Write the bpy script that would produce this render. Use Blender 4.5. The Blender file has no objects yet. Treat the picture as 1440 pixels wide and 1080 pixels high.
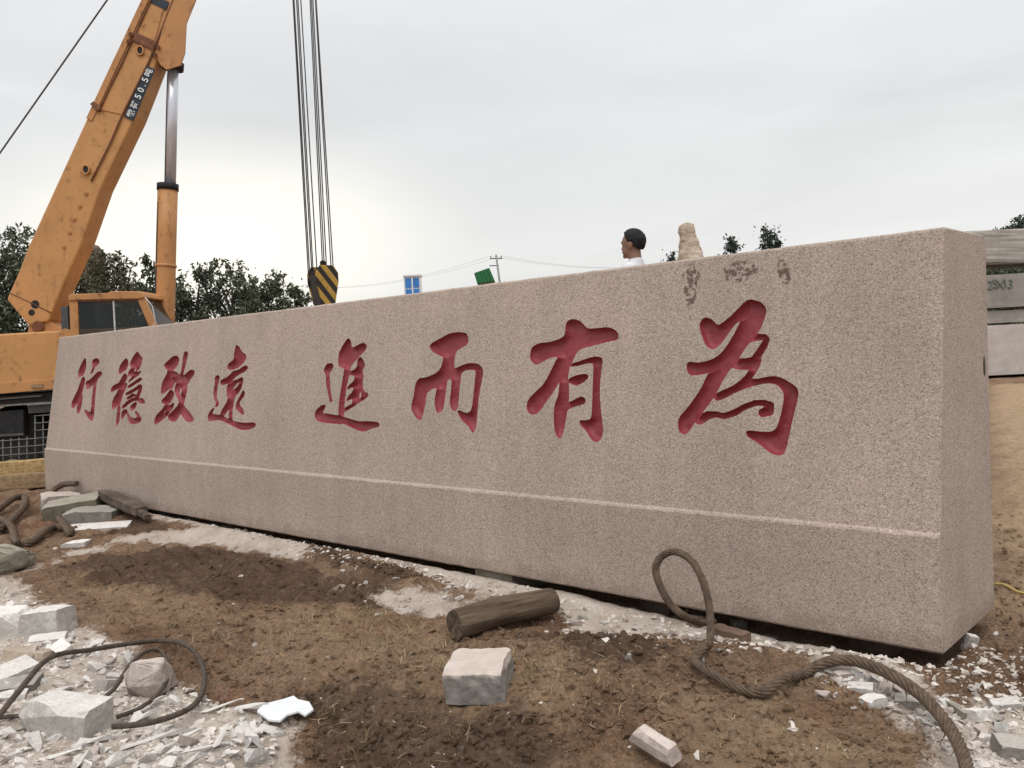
import bpy, bmesh, math, random
import numpy as np
from mathutils import Vector, Matrix, noise as mnoise
R = math.radians
rng = np.random.default_rng(7); random.seed(7)
scn = bpy.context.scene
col = scn.collection

# ------------------------------------------------------------------ camera
F = 1240.0                      # focal length in pixels of a 1440 px wide picture
EYE = 1.55
CR = np.array([0.73516435, 0.67581691, -0.0529612])     # camera right
CU = np.array([0.01257158, 0.06452113, 0.99783715])     # camera up
CF = np.array([-0.67777233, 0.7342401, -0.03893755])    # camera forward
C0 = np.array([0, 0, EYE])
cd = bpy.data.cameras.new('camera'); cam = bpy.data.objects.new('camera', cd); col.objects.link(cam)
cd.sensor_width = 36; cd.lens = F / 1440 * 36; cd.clip_start = .05; cd.clip_end = 6000
mw = Matrix.Identity(4)
for i in range(3):
    mw[i][0], mw[i][1], mw[i][2], mw[i][3] = CR[i], CU[i], -CF[i], C0[i]
cam.matrix_world = mw
scn.camera = cam
scn.render.resolution_x, scn.render.resolution_y = 1024, 768
scn.view_settings.view_transform = 'Standard'; scn.view_settings.look = 'None'
scn.view_settings.exposure = 0.10; scn.view_settings.gamma = 1.0
scn.view_settings.use_curve_mapping = False

# ------------------------------------------------------------------ overcast sky and soft sun
SUN_EL, SUN_AZ = R(64), R(140)        # azimuth measured from +Y towards +X
W = bpy.data.worlds.new('World'); scn.world = W; W.use_nodes = True
nt = W.node_tree; nt.nodes.clear()
def N(t, **k):
    n = nt.nodes.new(t)
    for a, b in k.items(): setattr(n, a, b)
    return n
wo = N('ShaderNodeOutputWorld'); bg = N('ShaderNodeBackground'); bg.inputs[1].default_value = .1
sky = N('ShaderNodeTexSky', sky_type='NISHITA'); sky.sun_disc = False
sky.sun_elevation = SUN_EL; sky.sun_rotation = SUN_AZ; sky.dust_density = 4; sky.air_density = 1.5
tc = N('ShaderNodeTexCoord')
sep = N('ShaderNodeSeparateXYZ'); nt.links.new(tc.outputs['Generated'], sep.inputs[0])
ramp = N('ShaderNodeValToRGB')       # sky by elevation: pale near the horizon, grey higher, brighter deck overhead
cr = ramp.color_ramp
cr.elements[0].position = 0.0; cr.elements[0].color = (.66, .66, .65, 1)
cr.elements[1].position = 1.0; cr.elements[1].color = (.98, .99, 1.0, 1)
for p, c in ((.10, (.665, .668, .66)), (.22, (.645, .65, .655)), (.42, (.68, .69, .70)), (.7, (.82, .83, .845))):
    e = cr.elements.new(p); e.color = (*c, 1)
nt.links.new(sep.outputs[2], ramp.inputs[0])
mp = N('ShaderNodeMapping'); mp.inputs['Scale'].default_value = (1.0, 1.0, 5.0)
nt.links.new(tc.outputs['Generated'], mp.inputs[0])
cn = N('ShaderNodeTexNoise'); cn.inputs['Scale'].default_value = 1.7; cn.inputs['Detail'].default_value = 5; cn.inputs['Roughness'].default_value = .5; cn.inputs['Distortion'].default_value = .6
nt.links.new(mp.outputs[0], cn.inputs['Vector'])
cr2 = N('ShaderNodeMapRange'); cr2.inputs[1].default_value = .3; cr2.inputs[2].default_value = .72; cr2.inputs[3].default_value = .92; cr2.inputs[4].default_value = 1.09
nt.links.new(cn.outputs[0], cr2.inputs[0])
# thin place in the cloud deck that lets warmer light through
g = CR * (300 - 720) / F + CU * (540 - 345) / F + CF; g /= np.linalg.norm(g)
vd = N('ShaderNodeVectorMath', operation='SUBTRACT'); nt.links.new(tc.outputs['Generated'], vd.inputs[0]); vd.inputs[1].default_value = tuple(g)
vs = N('ShaderNodeVectorMath', operation='MULTIPLY'); nt.links.new(vd.outputs[0], vs.inputs[0]); vs.inputs[1].default_value = (1, 1, 2.3)
vl = N('ShaderNodeVectorMath', operation='LENGTH'); nt.links.new(vs.outputs[0], vl.inputs[0])
gm = N('ShaderNodeMapRange', interpolation_type='SMOOTHERSTEP'); gm.inputs[1].default_value = .36; gm.inputs[2].default_value = .0; gm.inputs[3].default_value = 0; gm.inputs[4].default_value = 1
nt.links.new(vl.outputs['Value'], gm.inputs[0])
gmix = N('ShaderNodeMix', data_type='RGBA'); nt.links.new(gm.outputs[0], gmix.inputs[0])
cm = N('ShaderNodeVectorMath', operation='SCALE'); nt.links.new(ramp.outputs[0], cm.inputs[0]); nt.links.new(cr2.outputs[0], cm.inputs['Scale'])
nt.links.new(cm.outputs[0], gmix.inputs[6]); gmix.inputs[7].default_value = (.96, .93, .82, 1)
c10 = N('ShaderNodeVectorMath', operation='SCALE'); c10.inputs['Scale'].default_value = 11.8; nt.links.new(gmix.outputs[2], c10.inputs[0])
smix = N('ShaderNodeMix', data_type='RGBA'); smix.inputs[0].default_value = .95
nt.links.new(sky.outputs[0], smix.inputs[6]); nt.links.new(c10.outputs[0], smix.inputs[7])
nt.links.new(smix.outputs[2], bg.inputs[0]); nt.links.new(bg.outputs[0], wo.inputs[0])
sl = bpy.data.lights.new('sun', 'SUN'); sl.energy = 1.3; sl.angle = R(50); sl.color = (1, .96, .91)
so = bpy.data.objects.new('sun', sl); col.objects.link(so)
sd = Vector((math.sin(SUN_AZ) * math.cos(SUN_EL), math.cos(SUN_AZ) * math.cos(SUN_EL), math.sin(SUN_EL)))
so.rotation_euler = sd.to_track_quat('Z', 'Y').to_euler(); so.location = (0, -20, 30)

# ------------------------------------------------------------------ helpers
def ray(px, py): return CR * (px - 720) / F + CU * (540 - py) / F + CF
def atd(px, py, d): return C0 + ray(px, py) * d                 # point at a forward depth
def atz(px, py, z=0.0):
    r = ray(px, py); return C0 + r * ((z - EYE) / r[2])         # point on a level plane
def aty(px, py, y):
    r = ray(px, py); return C0 + r * (y / r[1])                 # point on a plane parallel to the block front
def proj(P):
    q = np.asarray(P) - C0
    d = q @ CF
    return 720 + F * (q @ CR) / d, 540 - F * (q @ CU) / d, d
FH = np.array([CF[0], CF[1], 0]); FH /= np.linalg.norm(FH)      # level direction away from the camera
RH = np.array([-FH[1] * -1, FH[0] * -1, 0]); RH = np.array([FH[1], -FH[0], 0])   # level direction to the right
UP = np.array([0, 0, 1.0])

def tag(o, label, cat, group=None):
    o['label'] = label; o['category'] = cat
    if group: o['group'] = group
    return o
def thing(name, label, cat, loc, group=None):
    o = bpy.data.objects.new(name, None); col.objects.link(o); o.location = tuple(loc); o.empty_display_size = .1
    return tag(o, label, cat, group)
def rootloc(o):
    v = Vector((0, 0, 0))
    while o is not None: v = v + o.location; o = o.parent
    return np.array(v)

class MB:
    def __init__(s): s.v = []; s.f = []; s.n = 0
    def add(s, v, f):
        v = np.asarray(v, float).reshape(-1, 3); s.v.append(v)
        s.f += [tuple(i + s.n for i in q) for q in f]; s.n += len(v); return s
    def prism(s, pts, vec):
        p = np.asarray(pts, float); n = len(p); q = p + np.asarray(vec)
        # orientation: make the front face look against vec
        nn = np.zeros(3)
        for i in range(n): nn += np.cross(p[i] - p[0], p[(i + 1) % n] - p[0])
        if nn @ np.asarray(vec) > 0: p = p[::-1]; q = q[::-1]
        f = [tuple(range(n)), tuple(range(2 * n - 1, n - 1, -1))]
        f += [((i + 1) % n, i, n + i, n + (i + 1) % n) for i in range(n)]
        return s.add(np.vstack([p, q]), f)
    def box(s, c, a, b, d):       # centre and three half-vectors
        c, a, b, d = map(lambda t: np.asarray(t, float), (c, a, b, d))
        if np.cross(a, b) @ d < 0: a = -a
        v = [c + i * a + j * b + k * d for k in (-1, 1) for j in (-1, 1) for i in (-1, 1)]
        return s.add(v, [(0, 2, 3, 1), (4, 5, 7, 6), (0, 1, 5, 4), (2, 6, 7, 3), (0, 4, 6, 2), (1, 3, 7, 5)])
    def tube(s, path, rad, seg=8, caps=True):
        p = np.asarray(path, float); n = len(p); rad = np.broadcast_to(rad, (n,))
        t = np.gradient(p, axis=0); t /= np.linalg.norm(t, axis=1)[:, None] + 1e-12
        a = np.cross(t[0], [0, 0, 1.]); 
        if np.linalg.norm(a) < .1: a = np.cross(t[0], [1., 0, 0])
        a /= np.linalg.norm(a); V = []
        for i in range(n):
            a = a - t[i] * (a @ t[i]); a /= np.linalg.norm(a); b = np.cross(t[i], a)
            for k in range(seg):
                th = 2 * math.pi * k / seg; V.append(p[i] + rad[i] * (a * math.cos(th) + b * math.sin(th)))
        f = [(i * seg + k, i * seg + (k + 1) % seg, (i + 1) * seg + (k + 1) % seg, (i + 1) * seg + k) for i in range(n - 1) for k in range(seg)]
        if caps: f += [tuple(range(seg - 1, -1, -1)), tuple(range((n - 1) * seg, n * seg))]
        return s.add(V, f)
    def build(s, name, mat, parent=None, smooth=False, loc=None, bevel=0):
        v = np.vstack(s.v); base = rootloc(parent) if parent is not None else (np.asarray(loc, float) if loc is not None else np.zeros(3))
        me = bpy.data.meshes.new(name); me.from_pydata((v - base).tolist(), [], s.f)
        return link(name, me, mat, parent, smooth, loc, bevel)
def link(name, me, mat, parent=None, smooth=False, loc=None, bevel=0):
    if mat: me.materials.append(mat)
    if smooth: me.polygons.foreach_set('use_smooth', [True] * len(me.polygons))
    me.update()
    o = bpy.data.objects.new(name, me); col.objects.link(o)
    if parent is not None: o.parent = parent
    elif loc is not None: o.location = tuple(loc)
    if bevel:
        m = o.modifiers.new('bevel', 'BEVEL'); m.width = bevel; m.segments = 2; m.limit_method = 'ANGLE'; m.angle_limit = R(35)
    return o
def catmull(P, step):
    P = np.asarray(P, float); P = np.vstack([2 * P[0] - P[1], P, 2 * P[-1] - P[-2]]); out = []
    for i in range(1, len(P) - 2):
        n = max(2, int(np.linalg.norm(P[i + 1] - P[i]) / step))
        for k in range(n):
            t = k / n
            out.append(.5 * (2 * P[i] + (P[i + 1] - P[i - 1]) * t + (2 * P[i - 1] - 5 * P[i] + 4 * P[i + 1] - P[i + 2]) * t * t + (3 * P[i] - P[i - 1] - 3 * P[i + 1] + P[i + 2]) * t ** 3))
    out.append(P[-2]); return np.array(out)

# numpy value noise
def vnoise(x, y, seed=0):
    xi = np.floor(x).astype(np.int64); yi = np.floor(y).astype(np.int64); fx = x - xi; fy = y - yi
    fx = fx * fx * fx * (fx * (fx * 6 - 15) + 10); fy = fy * fy * fy * (fy * (fy * 6 - 15) + 10)
    def h(a, b):
        n = (a * 374761393 + b * 668265263 + seed * 144665) & 0x7fffffff
        n = ((n ^ (n >> 13)) * 1274126177) & 0x7fffffff
        return ((n ^ (n >> 16)) & 0xffff) / 65535.0
    return (h(xi, yi) * (1 - fx) + h(xi + 1, yi) * fx) * (1 - fy) + (h(xi, yi + 1) * (1 - fx) + h(xi + 1, yi + 1) * fx) * fy
def fbm(x, y, sc, oct=4, seed=0, gain=.5):
    a = 1; t = 0; s = 0
    for o in range(oct):
        t = t + a * (vnoise(x * sc + 17.3 * o, y * sc - 9.1 * o, seed + o) - .5); s += a; a *= gain; sc *= 2.03
    return t / s * 2
def sdpoly(px, py, P):
    P = np.asarray(P, float); Q = np.roll(P, -1, 0)
    d = np.full(px.shape, 1e18); ins = np.zeros(px.shape, bool)
    for (ax, ay), (bx, by) in zip(P, Q):
        ex, ey = bx - ax, by - ay; wx, wy = px - ax, py - ay
        t = np.clip((wx * ex + wy * ey) / (ex * ex + ey * ey + 1e-12), 0, 1)
        d = np.minimum(d, (wx - ex * t) ** 2 + (wy - ey * t) ** 2)
        if by != ay:
            c = ((ay > py) != (by > py)) & (px < (bx - ax) * (py - ay) / (by - ay) + ax); ins ^= c
    d = np.sqrt(d); return np.where(ins, -d, d)
def chaikin(P, n=1):
    P = np.asarray(P, float)
    for _ in range(n):
        Q = np.roll(P, -1, 0); P = np.stack([P * .75 + Q * .25, P * .25 + Q * .75], 1).reshape(-1, 2)
    return P

# ------------------------------------------------------------------ materials
def material(name, rough=.8, spec=.3, metal=0):
    m = bpy.data.materials.new(name); m.use_nodes = True; t = m.node_tree; b = t.nodes['Principled BSDF']
    b.inputs['Roughness'].default_value = rough; b.inputs['Specular IOR Level'].default_value = spec; b.inputs['Metallic'].default_value = metal
    return m, t, b
def node(t, ty, ins=None, **k):
    n = t.nodes.new(ty)
    for a, b in k.items(): setattr(n, a, b)
    for a, b in (ins or {}).items():
        if isinstance(b, bpy.types.NodeSocket): t.links.new(b, n.inputs[a])
        else: n.inputs[a].default_value = b
    return n
def ramp_n(t, fac, stops, interp='LINEAR'):
    n = t.nodes.new('ShaderNodeValToRGB'); t.links.new(fac, n.inputs[0]); e = n.color_ramp.elements; n.color_ramp.interpolation = interp
    e[0].position, e[0].color = stops[0][0], (*stops[0][1], 1); e[1].position, e[1].color = stops[-1][0], (*stops[-1][1], 1)
    for p, c in stops[1:-1]: q = e.new(p); q.color = (*c, 1)
    return n.outputs[0]
def mixc(t, fac, a, b, bt='MIX'):
    n = t.nodes.new('ShaderNodeMix'); n.data_type = 'RGBA'; n.blend_type = bt
    for i, v in ((0, fac), (6, a), (7, b)):
        if isinstance(v, bpy.types.NodeSocket): t.links.new(v, n.inputs[i])
        else: n.inputs[i].default_value = v if i == 0 else (*v, 1)
    return n.outputs[2]
def mathn(t, op, a, b=0.0, c=0.0):
    n = t.nodes.new('ShaderNodeMath'); n.operation = op
    for i, v in enumerate((a, b, c)):
        if isinstance(v, bpy.types.NodeSocket): t.links.new(v, n.inputs[i])
        else: n.inputs[i].default_value = v
    return n.outputs[0]
def coords(t, kind='Object'): return t.nodes.new('ShaderNodeTexCoord').outputs[kind]
def noisen(t, vec, scale, detail=4, rough=.55, dist=0):
    return node(t, 'ShaderNodeTexNoise', {'Vector': vec, 'Scale': scale, 'Detail': detail, 'Roughness': rough, 'Distortion': dist}).outputs[0]
def bumpn(t, b, h, strength, dist):
    n = node(t, 'ShaderNodeBump', {'Height': h, 'Strength': strength, 'Distance': dist}); t.links.new(n.outputs[0], b.inputs['Normal'])

def m_simple(name, c1, c2, scale=8, rough=.8, spec=.3, bump=.3, bdist=.01, metal=0, detail=6, rand=0, lo=.3, hi=.7):
    m, t, b = material(name, rough, spec, metal); v = coords(t)
    if rand:
        oi = t.nodes.new('ShaderNodeObjectInfo'); 
        v = node(t, 'ShaderNodeVectorMath', {0: v, 1: oi.outputs['Random']}, operation='ADD').outputs[0]
    n = noisen(t, v, scale, detail, .6)
    c = ramp_n(t, n, [(lo, c1), (hi, c2)])
    if rand:
        f = mathn(t, 'MULTIPLY_ADD', oi.outputs['Random'], rand * 2, 1 - rand)
        c = node(t, 'ShaderNodeVectorMath', {0: c, 'Scale': f}, operation='SCALE').outputs[0]
    t.links.new(c, b.inputs['Base Color'])
    if bump: bumpn(t, b, noisen(t, v, scale * 3, detail, .65), bump, bdist)
    return m

# flamed pink-grey granite
def m_granite(name, stains=()):
    m, t, b = material(name, .82, .3); v = coords(t)
    big = noisen(t, v, 1.3, 4, .55)
    vo = node(t, 'ShaderNodeTexVoronoi', {'Vector': v, 'Scale': 175.0, 'Randomness': 1.0}, feature='F1')
    sepc = node(t, 'ShaderNodeSeparateColor', {0: vo.outputs['Color']}).outputs[0]
    grain = ramp_n(t, sepc, [(0.0, (.255, .200, .172)), (.10, (.340, .273, .236)), (.30, (.426, .350, .302)), (.65, (.478, .397, .345)), (.88, (.530, .446, .391)), (1.0, (.62, .54, .485))])
    vo2 = node(t, 'ShaderNodeTexVoronoi', {'Vector': v, 'Scale': 300.0}, feature='F1')
    s2 = node(t, 'ShaderNodeSeparateColor', {0: vo2.outputs['Color']}).outputs[1]
    fine = ramp_n(t, s2, [(0.0, (.80, .78, .77)), (.25, (.96, .95, .94)), (1.0, (1.08, 1.08, 1.08))])
    c = mixc(t, .75, grain, fine, 'MULTIPLY')
    tint = ramp_n(t, big, [(.3, (.90, .89, .88)), (.7, (1.08, 1.06, 1.04))])
    c = mixc(t, 1.0, c, tint, 'MULTIPLY')
    # faint vertical water streaks from sawing
    mp = node(t, 'ShaderNodeMapping', {'Vector': v, 'Scale': (7, 7, .35)})
    st = ramp_n(t, noisen(t, mp.outputs[0], 1.0, 3, .6), [(.42, (.94, .935, .93)), (.58, (1.02, 1.02, 1.02))])
    c = mixc(t, .6, c, st, 'MULTIPLY')
    # dried mud thrown up along the foot
    sz0 = t.nodes.new('ShaderNodeSeparateXYZ'); t.links.new(v, sz0.inputs[0])
    mud = node(t, 'ShaderNodeMapRange', {0: mathn(t, 'MULTIPLY_ADD', noisen(t, v, 5, 7, .75), -.42, sz0.outputs[2]), 1: .0, 2: -.10}).outputs[0]
    c = mixc(t, mathn(t, 'MULTIPLY', mud, .45), c, (.20, .14, .105))
    if stains:
        tot = None
        dn = noisen(t, v, 34, 4, .7)
        for (cx, cz, rx, rz, lean) in stains:
            sx = t.nodes.new('ShaderNodeSeparateXYZ'); t.links.new(v, sx.inputs[0])
            dz = mathn(t, 'SUBTRACT', sx.outputs[2], cz)
            dx = mathn(t, 'SUBTRACT', sx.outputs[0], cx)
            dx = mathn(t, 'MULTIPLY_ADD', dz, -lean, dx)
            q = mathn(t, 'ADD', mathn(t, 'POWER', mathn(t, 'ABSOLUTE', mathn(t, 'DIVIDE', dx, rx)), 2.0), mathn(t, 'POWER', mathn(t, 'ABSOLUTE', mathn(t, 'DIVIDE', dz, rz)), 2.0))
            s = mathn(t, 'SUBTRACT', 1.0, q); s = mathn(t, 'MAXIMUM', s, 0.0)
            s = mathn(t, 'MULTIPLY_ADD', mathn(t, 'SUBTRACT', dn, .545), 7.0, mathn(t, 'MULTIPLY', mathn(t, 'SUBTRACT', s, .25), .75)) if False else mathn(t, 'MULTIPLY', mathn(t, 'MINIMUM', mathn(t, 'MULTIPLY', s, 2.0), 1.0), mathn(t, 'MULTIPLY', mathn(t, 'MAXIMUM', mathn(t, 'SUBTRACT', dn, .44), 0.0), 11.0))
            tot = s if tot is None else mathn(t, 'MAXIMUM', tot, s)
        cl = mathn(t, 'MINIMUM', tot, .85)
        c = mixc(t, cl, c, (.10, .062, .05))
    t.links.new(c, b.inputs['Base Color'])
    h = mathn(t, 'ADD', mathn(t, 'MULTIPLY', sepc, .5), noisen(t, v, 140, 3, .6))
    bumpn(t, b, h, .55, .006)
    return m

def m_paint(name, c, dirt=(.12, .06, .03), rough=.5, amt=.5, chips=.0):
    m, t, b = material(name, rough, .4); v = coords(t)
    n1 = noisen(t, v, 1.6, 6, .65); n2 = noisen(t, v, 9, 6, .7)
    mp = node(t, 'ShaderNodeMapping', {'Vector': v, 'Scale': (9, 9, .8)})
    n3 = noisen(t, mp.outputs[0], 1.0, 4, .6)
    cc = mixc(t, 1.0, c, ramp_n(t, n1, [(.3, (.82, .80, .78)), (.7, (1.08, 1.06, 1.0))]), 'MULTIPLY')
    f = mathn(t, 'MULTIPLY', mathn(t, 'MAXIMUM', mathn(t, 'SUBTRACT', mathn(t, 'ADD', n2, mathn(t, 'MULTIPLY', n3, .6)), .86), 0.0), 5.0 * amt)
    f = mathn(t, 'MINIMUM', f, .85)
    cc = mixc(t, f, cc, dirt)
    t.links.new(cc, b.inputs['Base Color'])
    t.links.new(mathn(t, 'MULTIPLY_ADD', f, .35, rough), b.inputs['Roughness'])
    bumpn(t, b, n2, .12, .01)
    return m

M = {}
M['red'] = m_simple('carving_red_paint', (.25, .034, .045), (.315, .054, .067), 11, .5, .4, .35, .004)
M['orange'] = m_paint('crane_orange_paint', (.54, .275, .105), amt=.6)
M['orange2'] = m_paint('crane_orange_paint_worn', (.50, .245, .095), amt=.8)
M['black'] = m_simple('black_rubber', (.012, .012, .013), (.03, .03, .03), 12, .7, .3)
M['darksteel'] = m_simple('dark_greasy_steel', (.02, .018, .017), (.055, .05, .046), 5, .6, .4)
M['rust'] = m_simple('rusty_bracket_steel', (.13, .055, .03), (.24, .11, .06), 14, .8, .3)
M['cable'] = m_simple('grey_steel_cable', (.045, .045, .05), (.09, .09, .095), 12, .5, .5)
M['chrome'] = m_simple('polished_piston_steel', (.62, .64, .70), (.72, .74, .80), 3, .28, .5, 0, metal=.55)
M['rope'] = m_simple('rusty_wire_rope', (.065, .043, .029), (.165, .115, .08), 25, .75, .35, .5, .004)
M['thinrope'] = m_simple('dark_wire_rope', (.05, .038, .03), (.12, .09, .07), 30, .75, .35, .5, .003)
M['bark'] = m_simple('tree_bark', (.05, .04, .03), (.11, .09, .07), 9, .9, .2, .6, .02)
M['white_metal'] = m_simple('pale_galvanised_steel', (.42, .42, .42), (.6, .6, .6), 12, .5, .4)
M['grey_wire'] = m_simple('dull_grey_wire', (.14, .14, .135), (.24, .24, .23), 12, .6, .4)
M['concrete_pole'] = m_simple('grey_concrete_pole', (.24, .24, .24), (.34, .34, .33), 6, .9, .2)
M['plate'] = m_simple('dark_blue_plate', (.010, .022, .035), (.018, .035, .05), 6, .5, .4, 0)
M['lettering'] = m_simple('white_lettering', (.68, .72, .72), (.82, .85, .85), 20, .5, .3, 0)
M['stone_white'] = m_simple('pale_granite', (.42, .39, .36), (.70, .66, .615), 7, .88, .25, .5, .01, rand=.12, lo=.25, hi=.65)
def m_stone(name, side0, side1, top0, top1, rand=.12):  # upward faces painted paler: dust plus light from above put into the colour
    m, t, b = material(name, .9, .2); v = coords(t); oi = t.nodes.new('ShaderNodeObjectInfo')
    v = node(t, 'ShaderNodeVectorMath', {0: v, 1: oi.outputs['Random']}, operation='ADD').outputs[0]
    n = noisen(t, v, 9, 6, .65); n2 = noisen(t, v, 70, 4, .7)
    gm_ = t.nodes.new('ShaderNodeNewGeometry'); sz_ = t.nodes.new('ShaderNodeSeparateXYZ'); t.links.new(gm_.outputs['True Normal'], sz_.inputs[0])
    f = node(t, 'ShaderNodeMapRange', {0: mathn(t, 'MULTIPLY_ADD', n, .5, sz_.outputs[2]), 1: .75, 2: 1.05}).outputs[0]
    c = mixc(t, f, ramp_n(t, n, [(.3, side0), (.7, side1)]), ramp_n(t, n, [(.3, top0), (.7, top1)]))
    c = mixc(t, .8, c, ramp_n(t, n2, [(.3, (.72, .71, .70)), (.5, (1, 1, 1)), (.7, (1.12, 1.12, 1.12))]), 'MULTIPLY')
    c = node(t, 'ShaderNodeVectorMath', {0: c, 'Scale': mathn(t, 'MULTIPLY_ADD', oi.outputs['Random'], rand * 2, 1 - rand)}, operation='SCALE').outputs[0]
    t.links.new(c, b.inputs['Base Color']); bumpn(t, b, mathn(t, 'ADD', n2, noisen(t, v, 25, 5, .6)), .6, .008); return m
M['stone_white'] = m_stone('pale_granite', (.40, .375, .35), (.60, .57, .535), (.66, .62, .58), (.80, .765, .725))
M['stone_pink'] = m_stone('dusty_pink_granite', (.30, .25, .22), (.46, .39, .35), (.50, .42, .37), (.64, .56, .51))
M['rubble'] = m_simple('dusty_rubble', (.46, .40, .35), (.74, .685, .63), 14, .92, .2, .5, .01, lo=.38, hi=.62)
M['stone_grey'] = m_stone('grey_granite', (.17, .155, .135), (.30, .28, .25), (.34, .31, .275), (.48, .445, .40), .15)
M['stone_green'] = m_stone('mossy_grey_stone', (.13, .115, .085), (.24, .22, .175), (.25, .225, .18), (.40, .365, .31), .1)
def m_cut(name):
    # cut stone: dusty top and dirty sides, light from above painted into their contrast
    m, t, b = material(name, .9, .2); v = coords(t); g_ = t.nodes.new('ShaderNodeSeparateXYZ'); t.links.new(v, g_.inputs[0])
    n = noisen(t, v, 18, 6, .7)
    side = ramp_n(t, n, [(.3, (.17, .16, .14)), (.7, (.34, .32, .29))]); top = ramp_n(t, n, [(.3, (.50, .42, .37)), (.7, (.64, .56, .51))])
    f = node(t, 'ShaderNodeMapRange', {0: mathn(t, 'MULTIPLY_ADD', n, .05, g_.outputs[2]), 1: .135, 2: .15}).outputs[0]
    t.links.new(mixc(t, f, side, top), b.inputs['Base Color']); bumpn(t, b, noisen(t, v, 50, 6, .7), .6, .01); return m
M['stone_cut'] = m_cut('dusty_top_lit_stone')
M['slab'] = m_simple('weathered_granite_slab', (.27, .25, .225), (.42, .39, .355), 1.6, .9, .2, .3, .03, rand=.1)
M['slab_clean'] = m_simple('fresh_cut_granite_slab', (.46, .415, .385), (.56, .515, .48), 5, .85, .25, .2, .01)
M['rock_tan'] = m_simple('tan_limestone', (.36, .28, .21), (.60, .51, .42), 2.6, .9, .2, .8, .06)
M['wood_dark'] = m_simple('weathered_dark_wood', (.06, .045, .035), (.16, .125, .10), 6, .9, .2, .6, .01)
M['wood_red'] = m_simple('brown_sawn_wood', (.13, .085, .06), (.22, .15, .11), 9, .85, .25, .4, .006)
M['green_paint'] = m_paint('green_tipper_paint', (.016, .16, .055), dirt=(.05, .07, .04), amt=.3)
M['white_paint'] = m_simple('white_paint', (.70, .72, .74), (.80, .82, .83), 9, .5, .35, 0)
M['blue_panel'] = m_simple('blue_plastic_panel', (.03, .16, .50), (.06, .26, .66), 3, .4, .45, 0)
M['yellow'] = m_simple('yellow_plastic_hose', (.42, .30, .09), (.55, .40, .13), 9, .5, .4, 0)
M['cab_dark'] = m_simple('cab_interior', (.015, .015, .016), (.04, .04, .04), 5, .8, .2, 0)

def m_timber(name, a, b2):
    m, t, b = material(name, .85, .2); v = coords(t)
    mp = node(t, 'ShaderNodeMapping', {'Vector': v, 'Rotation': (0, 0, -math.atan2(RH[1], RH[0])), 'Scale': (1, 1, 1)})
    mp2 = node(t, 'ShaderNodeMapping', {'Vector': mp.outputs[0], 'Scale': (1.2, 22, 22)})
    n = noisen(t, mp2.outputs[0], 1.0, 5, .6)
    t.links.new(ramp_n(t, n, [(.3, a), (.7, b2)]), b.inputs['Base Color']); bumpn(t, b, n, .4, .01)
    return m
M['timber_yellow'] = m_timber('yellow_tan_timber', (.25, .16, .07), (.50, .36, .17))
M['timber_tan'] = m_timber('tan_brown_timber', (.19, .125, .075), (.36, .25, .15))
M['log'] = None
def m_log():
    m, t, b = material('weathered_log_wood', .9, .2); v = coords(t)
    mp = node(t, 'ShaderNodeMapping', {'Vector': v, 'Scale': (1.6, 20, 20)})
    n = noisen(t, mp.outputs[0], 1.6, 6, .65)
    n2 = noisen(t, v, 3.5, 4, .6)
    c = ramp_n(t, n, [(.28, (.045, .032, .024)), (.5, (.12, .09, .066)), (.75, (.21, .165, .125))])
    c = mixc(t, 1.0, c, ramp_n(t, n2, [(.3, (.65, .62, .6)), (.7, (1.15, 1.1, 1.05))]), 'MULTIPLY')
    t.links.new(c, b.inputs['Base Color']); bumpn(t, b, n, .9, .012)
    return m
M['log'] = m_log()
def m_glass():
    m, t, b = material('tinted_cab_glass', .08, .5)
    b.inputs['Base Color'].default_value = (.018, .026, .024, 1); b.inputs['Alpha'].default_value = .42
    return m
M['glass'] = m_glass()
def m_leaf(name, a, b2):
    m, t, b = material(name, .6, .25)
    at = node(t, 'ShaderNodeAttribute', attribute_name='tint')
    c = ramp_n(t, at.outputs['Fac'], [(0, a), (1, b2)])
    t.links.new(c, b.inputs['Base Color'])
    return m
M['leaf'] = m_leaf('dark_green_leaf', (.05, .062, .04), (.115, .132, .08))
M['leaf_olive'] = m_leaf('olive_leaf', (.055, .058, .034), (.125, .118, .072))
M['leaf_far'] = m_leaf('blue_green_conifer_leaf', (.032, .048, .04), (.065, .085, .068))
M['straw'] = m_leaf('dry_straw_grass', (.22, .16, .09), (.46, .37, .22))
M['grass_green'] = m_leaf('faded_green_grass', (.11, .095, .04), (.24, .21, .10))
def m_stripes():
    m, t, b = material('hazard_stripe_paint', .55, .4); v = coords(t)
    s = t.nodes.new('ShaderNodeSeparateXYZ'); t.links.new(v, s.inputs[0])
    w = mathn(t, 'ADD', mathn(t, 'MULTIPLY', s.outputs[0], 4.6), mathn(t, 'MULTIPLY', s.outputs[2], 3.6))
    w = mathn(t, 'GREATER_THAN', mathn(t, 'FRACT', w), .5)
    c = mixc(t, w, (.02, .017, .015), (.46, .27, .05))
    d = mathn(t, 'MINIMUM', mathn(t, 'MULTIPLY', mathn(t, 'MAXIMUM', mathn(t, 'SUBTRACT', noisen(t, v, 9, 6, .7), .52), 0.0), 4.0), .8)
    t.links.new(mixc(t, d, c, (.035, .025, .02)), b.inputs['Base Color']); return m
M['stripes'] = m_stripes()

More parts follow.
